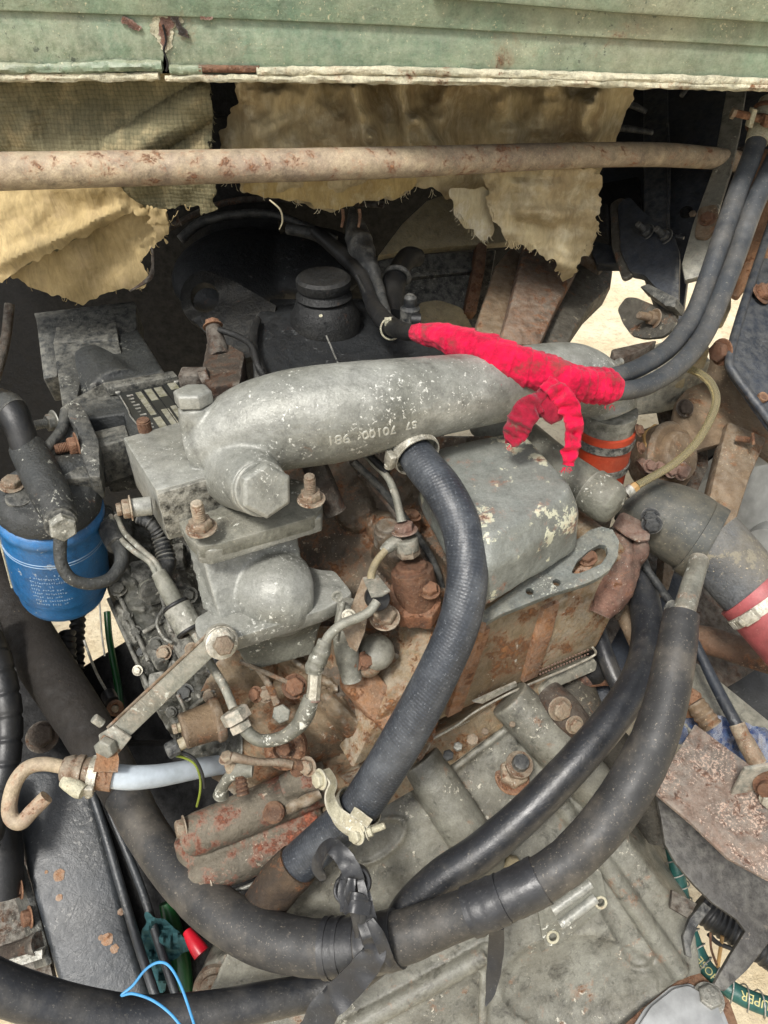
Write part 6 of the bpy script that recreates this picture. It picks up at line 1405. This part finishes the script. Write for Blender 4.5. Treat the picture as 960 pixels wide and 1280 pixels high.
# ================================================================== oil cooler
r = thing('oil_filter_housing', 'twin barrel cast housing with red rust patches and pale end bolts, beside the braided hose', 'oil cooler', P(320, 1040, .85))
m = MB()
m.tube(pxs((236, 1046, .825, 24), (252, 1040, .825, 26), (320, 1012, .84, 27), (410, 974, .86, 28)), 30, 5)
m.tube(pxs((250, 1096, .83, 21), (262, 1090, .83, 24), (320, 1066, .845, 26), (400, 1030, .865, 27)), 30, 5)
m.tube(pxs((262, 1070, .85, 26), (400, 1010, .88, 28)), 24, 3)
m.tube(pxs((236, 1046, .84, 20), (250, 1096, .845, 20)), 20, 3)
m.tube(pxs((352, 985, .83, 16), (398, 968, .835, 20)), 18, 3)
m.build('barrels', grime('cooler_cast', (104, 97, 84), (68, 63, 54), .50, .2, (160, 150, 132), .66, 0, .9, .3, rustc=[lin((168, 92, 68)), lin((110, 78, 60)), lin((178, 108, 78))]), r, remesh=.0025, smooth=4, disp=.0008, dscale=50)
axc = D((260, 1040, .83), (222, 1052, .815))
bolt(r, P(231, 1034, .815), axc, 11 * .815 / F, M['rust_bolt'], h=1.2)
bolt(r, P(262, 1104, .82), axc, 12 * .82 / F, M['rust_bolt'], h=1.4)
MB().tube(pxs((236, 1028, .83, 1.8), (229, 1050, .83, 2.2), (234, 1076, .83, 2.4), (248, 1098, .83, 2.6), (268, 1112, .83, 2.8), (296, 1112, .83, 2.8), (318, 1104, .83, 2.8), (330, 1092, .835, 2.6)), 10, 10).build('wire_bail', M['steel'], r)
for (x, y, d_) in ((384, 1000, .825), (366, 1008, .83)): MB().tube(pxs((x - 14, y + 6, d_, 5), (x, y, d_ - .004, 8), (x + 16, y - 8, d_, 6)), 12, 4).build('cast_lump', M['block'], r)
MB().lathe(P(342, 1016, .815), TC + Z * .5, [(-.01, .012), (0, .012), (.002, .009), (.001, .003)], 20).build('rusty_boss', M['rust'], r, disp=.001, dscale=90)
# ================================================================== right hand side: couplings and air hose
r = thing('red_silicone_coupling', 'orange red silicone coupling with two dark bands, under the end of the intake pipe', 'coupling', P(762, 570, .90))
a_ = P(762, 512, .875); b_ = a_ - Z * .14
axr = -Z; rr = 36 * .89 / F
MB().tube([(a_, rr * .96), (a_ - Z * .05, rr * .98)], 36, 2).build('pipe_end', M['cast_low'], r)
MB().lathe(a_ - Z * .022, axr, [(0, rr * .99), (.001, rr * 1.04), (.012, rr * 1.05), (.030, rr * 1.03), (.05, rr * 1.04), (.066, rr * 1.05), (.075, rr * 1.06), (.084, rr * 1.05), (.085, rr * .98)], 44).build('silicone_sleeve', M['red_si'], r)
for h0 in (.032, .068):
    MB().lathe(a_ - Z * (h0 - .001), axr, [(0, rr * 1.03), (0.0005, rr * 1.09), (.0105, rr * 1.09), (.011, rr * 1.03)], 44).build('band', M['dkbox'], r)
for (x, y, d_) in ((798, 538, .87), (800, 560, .875)):
    bolt(r, P(x, y, d_), V((.6, -.3, .5)), .006, M['rust'])
MB().lathe(a_ - Z * .10, axr, [(0, rr * .97), (.12, rr * .97)], 36).build('lower_pipe', M['rust_dark'], r)

r = thing('air_hose_elbow', 'fat dusty grey rubber air hose with a patched blue grey sleeve at the right edge', 'hose', P(880, 690, .86))
MB().tube(pxs((790, 622, .93, 34), (815, 640, .92, 44), (848, 656, .91, 48), (880, 676, .90, 48)), 40, 8, rf=rn(.02)).build('rubber_elbow', M['elbow'], r)
MB().tube(pxs((868, 670, .90, 49.5), (884, 679, .896, 50), (890, 682, .894, 49)), 40, 5, rf=rn(.03, 60)).build('cuff', M['elbow'], r)
MB().tube(pxs((886, 680, .895, 46), (908, 700, .885, 44), (934, 730, .875, 42), (975, 776, .86, 42)), 40, 8, rf=rn(.02, 40)).build('patched_sleeve', M['patch'] if 'patch' in M else M['elbow'], r)
MB().tube(pxs((936, 738, .873, 44), (960, 762, .865, 45), (1010, 820, .85, 45)), 40, 5).build('red_rubber_end', M['red_pk'], r)
bolt(r, P(813, 645, .862), V((-.3, -.8, .4)), .008, M['dkmetal'])
bolt(r, P(815, 655, .862), V((-.3, -.8, .4)), .009, M['dkmetal'])
r = thing('hose_clamp_right', 'zinc worm clamp with a screw on the faded red hose end at the right edge', 'hose clamp', P(945, 748, .86))
wormclamp(r, P(954, 754, .867), D((934, 730, .875), (975, 776, .86)), .0425, .013, M['zinc'], screw_dir=P(925, 765, .83) - P(954, 754, .867))

r = thing('turbo_ring', 'tan ribbed ring casting and amber cap next to the red silicone coupling', 'casting', P(830, 560, .98))
c = P(832, 572, .97)
MB().lathe(c, V((.5, -.6, .5)), [(-.03, .04), (0, .045), (.008, .047), (.014, .043), (.015, .034), (.022, .033), (.026, .03), (.027, .01)], 36).build('ring', M['brack'], r)
m = MB(); m.prism([P(803, 540, .96), P(818, 528, .97), P(846, 536, .97), P(848, 552, .95), P(806, 558, .94)], -Z * .02); m.build('amber_cap', M['yel'], r, bevel=.003)
MB().tube(pxs((800, 585, .95, 10), (815, 578, .95, 12), (836, 580, .95, 12), (858, 592, .95, 10)), 16, 6, rf=rn(.2, 60)).build('corroded_flange', M['rust_pink'], r)
for k in range(4): bolt(r, P(812 + 13 * k, 583 + 3 * k, .935), V((.2, -.6, .7)), .007, M['rust_pink'])

r = thing('clear_hose', 'yellowish clear plastic hose looping down to a brass fitting behind the breather tube', 'hose', P(870, 540, .90))
MB().tube(pxs((796, 607, .85, 5.1), (812, 598, .855, 5.1), (842, 580, .86, 5.1), (868, 556, .87, 5.1), (886, 528, .88, 5.1), (895, 502, .89, 5.3), (890, 482, .90, 5.3), (876, 468, .91, 5.1), (856, 459, .92, 5.0)), 20, 10).build('hose', M['clear'], r)
MB().tube(pxs((782, 617, .85, 7.5), (790, 611, .85, 7.5)), 16, 2).build('socket', M['steel'], r)
MB().hexa(P(790, 611, .85), D((785, 615, .85), (797, 606, .85)), 6.5 * .85 / F, .007).build('brass_nut', M['yel'], r)

r = thing('bent_heat_shield', 'red brown rusty bent sheet metal tab beside the lifting eye, with a dark drop', 'bracket', P(790, 670, .86))
slab('top_tab', [(766, 656), (774, 642), (780, 640), (800, 650), (813, 668), (812, 674), (798, 676), (782, 668)], plane((766, 656, .87), (813, 668, .86), (780, 640, .89)), .003, M['rust_pink'], r, bevel=.0008)
slab('drop', [(798, 677), (812, 674), (806, 700), (786, 750), (774, 776), (768, 774), (782, 730), (794, 700)], plane((798, 677, .865), (812, 674, .87), (772, 775, .93)), .003, M['rust_dark'], r, bevel=.0008)
r = thing('thin_stay_rod', 'thin black stay rod running down from the air hose to the foam hose end', 'rod', P(830, 740, .88))
MB().tube(pxs((800, 700, .92, 4.6), (822, 730, .90, 5), (846, 766, .87, 5.4)), 14, 5).build('rod', M['dkmetal'], r)
r = thing('vent_hose', 'slim black hose in the dark gap right of the cylinder head', 'hose', P(758, 820, .95))
MB().tube(pxs((738, 760, .99, 11), (750, 800, .96, 11), (764, 838, .94, 11), (780, 870, .93, 11)), 18, 6).build('hose', M['rub'], r)
r = thing('starter_motor', 'dark blue black starter motor and brown linkage deep in the gap beside the bell housing', 'motor', P(780, 820, 1.05))
MB().tube(pxs((740, 900, 1.02, 40), (770, 850, 1.05, 44), (800, 800, 1.1, 46), (830, 740, 1.16, 40)), 32, 6).build('body', M['frame_dk'], r)
MB().tube(pxs((730, 852, .97, 7), (748, 848, .965, 10), (770, 850, .965, 8), (790, 862, .96, 9)), 14, 6, rf=rn(.25, 60)).build('linkage', M['rust'], r)
MB().tube(pxs((770, 752, .95, 10), (786, 782, .94, 10), (796, 812, .94, 7)), 14, 5).build('bronze_lever', M['brack'], r)
MB().ell(P(735, 846, .965), TC, .012, .012, .01).build('ball_end', M['rust_pink'], r)
MB().tube(pxs((706, 840, 1.0, 30), (730, 900, .97, 30), (780, 960, .95, 30), (830, 1040, .95, 24)), 24, 6).build('lower_casting', M['bell_dark'], r)
MB().ell(P(742, 838, .97), TC, .02, .02, .02).build('solenoid_end', M['vdark'], r)

# background sheet and pipe
r = thing('brown_splash_panel', 'deep brown rusty panel in the gap behind the foam hose at right', 'panel', P(850, 780, 1.1))
pln = plane((800, 720, 1.12), (960, 780, 1.15), (840, 880, 1.02))
slab('panel', [(700, 690), (800, 640), (1000, 740), (1000, 800), (925, 850), (904, 862), (850, 835), (800, 880), (740, 830)], pln, .02, M['rust_dark'], r)
slab('light_edge', [(812, 700), (828, 712), (816, 750), (806, 760)], pln, .02, M['brack'], r, off=.04)
slab('pale_sliver', [(818, 790), (828, 794), (824, 818), (816, 816)], pln, .01, M['cream'], r, off=.03)
r = thing('rusty_drag_link', 'thick rusty brown pipe running to the right edge below the red hose end', 'pipe', P(915, 815, 1.0))
MB().tube(pxs((850, 794, 1.03, 17), (890, 802, 1.0, 17.5), (930, 815, .98, 17.5), (1000, 836, .95, 18)), 26, 6, rf=rn(.02, 50)).build('pipe', M['rustpipe'], r)
r = thing('grey_tyre_wall', 'dark grey smooth rounded panel at the right edge under the rusty pipe', 'panel', P(930, 860, 1.1))
m = MB(); m.ell(P(980, 870, 1.16), TC, .13, .11, .05); m.build('shell', M['dkmetal'], r)
r = thing('olive_floor_plate', 'dusty olive grey sloping plate behind the thin black control rod', 'panel', P(910, 880, 1.0))
slab('plate', [(862, 826), (874, 830), (970, 908), (970, 950), (900, 950), (850, 900), (846, 850)], plane((867, 828, 1.03), (960, 903, 1.0), (870, 900, .97)), .01, M['bell'], r)
r = thing('control_rod', 'black control rod with a rusty orange threaded end above the speckled plate', 'rod', P(900, 870, .92))
MB().tube(pxs((868, 800, .97, 5), (876, 818, .96, 6), (892, 852, .94, 7), (912, 890, .915, 7.4), (922, 908, .905, 7.4)), 18, 6).build('rod', M['frame_dk'], r)
MB().tube(pxs((921, 905, .905, 9.5), (928, 920, .90, 10), (938, 938, .89, 11), (948, 955, .885, 11)), 20, 8, rf=rn(.06, 90)).build('threaded_end', M['rust_bolt'], r)
r = thing('rusty_elbow_union', 'orange rusty elbow union with a ribbed hose tail between the foam hose and speckled plate', 'fitting', P(875, 885, .92))
m = MB(); m.hull([P(856, 866, .93), P(862, 856, .935), P(878, 866, .93), P(878, 884, .92), P(860, 884, .92)], [q - Z * .025 for q in (P(856, 866, .93), P(862, 856, .935), P(878, 866, .93), P(878, 884, .92), P(860, 884, .92))]); m.build('elbow', M['rust'], r, bevel=.003)
MB().tube(pxs((868, 878, .92, 12), (878, 892, .915, 13), (890, 908, .91, 13)), 20, 10, rf=lambda L, a, t: 1 + .06 * math.sin(L * 800)).build('ribbed_tail', M['brack'], r)
r = thing('blue_rag', 'fuzzy dark blue rag tucked behind the rusty speckled plate', 'rag', P(905, 920, .95))
def rag(x, y): return .955 + .02 * nz(x, y, .05, 81) + .008 * nz(x, y, .15, 82) - .02 * bumpf(segd(x, y, 890, 905, 930, 940)[0], 30)
sheet([(846, 880), (862, 878), (900, 896), (925, 902), (975, 915), (985, 985), (930, 975), (880, 945), (850, 930)], rag, 3, .006, rag=6, rs=.1).build('cloth', M['bluerag'], r, disp=.0015, dscale=220)

# speckled rusty plate assembly
r = thing('rusty_mount_plate', 'speckled rusty flat plate with a bent upstand, jutting in from the right edge', 'plate', P(890, 1000, .82))
plp = plane((869, 905, .87), (816, 987, .82), (960, 1099, .76))
slab('plate', [(869, 905), (936, 955), (1010, 1005), (1010, 1120), (960, 1099), (911, 1073), (866, 1030), (816, 988)], plp, .006, M['plate_rust'], r, bevel=.001)
m = MB(); a, b_ = PP(914, 994, plp), PP(952, 988, plp); m.prism([a, b_, b_ + V((0, .006, .042)), a + V((0.004, .006, .042))], (0, .004, 0)); m.build('upstand', M['strap'], r, bevel=.0008)
c = PP(952, 990, plp) + plp[1] * .02; axw = V((-.5, -.8, .3))
MB().lathe(c, axw, [(-.012, .015), (0, .016), (.004, .0155), (.005, .01), (.012, .010), (.013, .004)], 26).build('roller', M['rust'], r, disp=.0004, dscale=80)
bolt(r, P(962, 1000, .80), axw, .008, M['zinc'])
r = thing('black_support_frame', 'black flat steel support frame with an open triangle below the speckled plate', 'bracket', P(900, 1120, .86))
plb = plane((835, 1040, .87), (960, 1120, .84), (900, 1235, .80))
slab('outer_frame', [(820, 992), (848, 1006), (870, 1030), (915, 1070), (1010, 1110), (1010, 1150), (960, 1180), (935, 1212), (905, 1240), (893, 1230), (912, 1196), (932, 1164), (922, 1150), (890, 1128), (868, 1106), (846, 1080), (832, 1056), (826, 1020)], plb, .008, M['dkflat'], r, bevel=.001, off=.0)
slab('inner_strip', [(888, 1128), (898, 1136), (880, 1160), (872, 1185), (874, 1200), (866, 1196), (862, 1172), (870, 1150)], plb, .008, M['dkmetal'], r, off=-.02, bevel=.001)
slab('cross_strip', [(852, 1112), (884, 1130), (874, 1150), (850, 1136)], plb, .008, M['rust_dark'], r, off=-.03, bevel=.001)
r = thing('corrugated_conduit', 'black ribbed conduit seen through the open triangle of the black frame', 'conduit', P(910, 1160, .93))
MB().tube(pxs((872, 1130, .96, 17), (895, 1150, .95, 17), (930, 1172, .94, 17), (980, 1206, .93, 18)), 22, 24, rf=lambda L, a, t: 1 + .06 * math.sin(L * 900)).build('conduit', M['vrub'], r)
for pts, mt in ((((888, 1166, .92, 1.6), (889, 1186, .92, 1.6), (896, 1206, .92, 1.6)), 'rust'), (((903, 1170, .93, 2.4), (900, 1190, .93, 2.4), (897, 1210, .93, 2.4)), 'yel'), (((886, 1168, .93, 3), (896, 1178, .93, 3), (910, 1184, .93, 3), (924, 1190, .93, 3)), 'vrub')):
    MB().tube(pxs(*pts), 8, 5).build('loose_wire', M[mt], r)
r = thing('green_spring_hose', 'dark green lettered hose wrapped in a wire spring, low at the right edge', 'hose', P(880, 1200, .90))
GH = pxs((838, 1050, .97, 9), (846, 1085, .96, 9), (851, 1112, .955, 9), (858, 1150, .94, 9.5), (870, 1186, .92, 10), (884, 1212, .905, 10.5), (906, 1232, .89, 11), (938, 1250, .88, 11.5), (985, 1266, .87, 12))
MB().tube(GH, 22, 12).build('hose', M['greenhose'], r)
q = spline(GH, 40); m = MB(); hp = []; Lc = 0; u = None
for i in range(len(q)):
    t_ = (q[min(i + 1, len(q) - 1)][0] - q[max(i - 1, 0)][0]).normalized()
    if u is None: u, w, _ = frame(t_)
    else: u = (u - t_ * u.dot(t_)).normalized(); w = t_.cross(u)
    if i: Lc += (q[i][0] - q[i - 1][0]).length
    an = Lc / .0175 * 6.2832; hp.append((q[i][0] + (u * math.cos(an) + w * math.sin(an)) * q[i][1] * 1.25, .0009))
m.tube(hp, 6, 1); m.build('spring_wire', M['steel'], r)
gi = spline(GH, 12)
def hose_text(s_, i0, i1, size):
    a, b_ = gi[i0][0], gi[i1][0]; mid = (a + b_) / 2; n_ = (CAM - mid).normalized(); rt = (b_ - a).normalized(); n_ = (n_ - rt * n_.dot(rt)).normalized()
    text('hose_lettering', s_, M['letter'], r, mid + n_ * (gi[i0][1] + .0012), -rt, n_.cross(-rt), size, .0004)
hose_text('SUPER', 76, 92, .014)
hose_text('HOSE', 56, 66, .012)
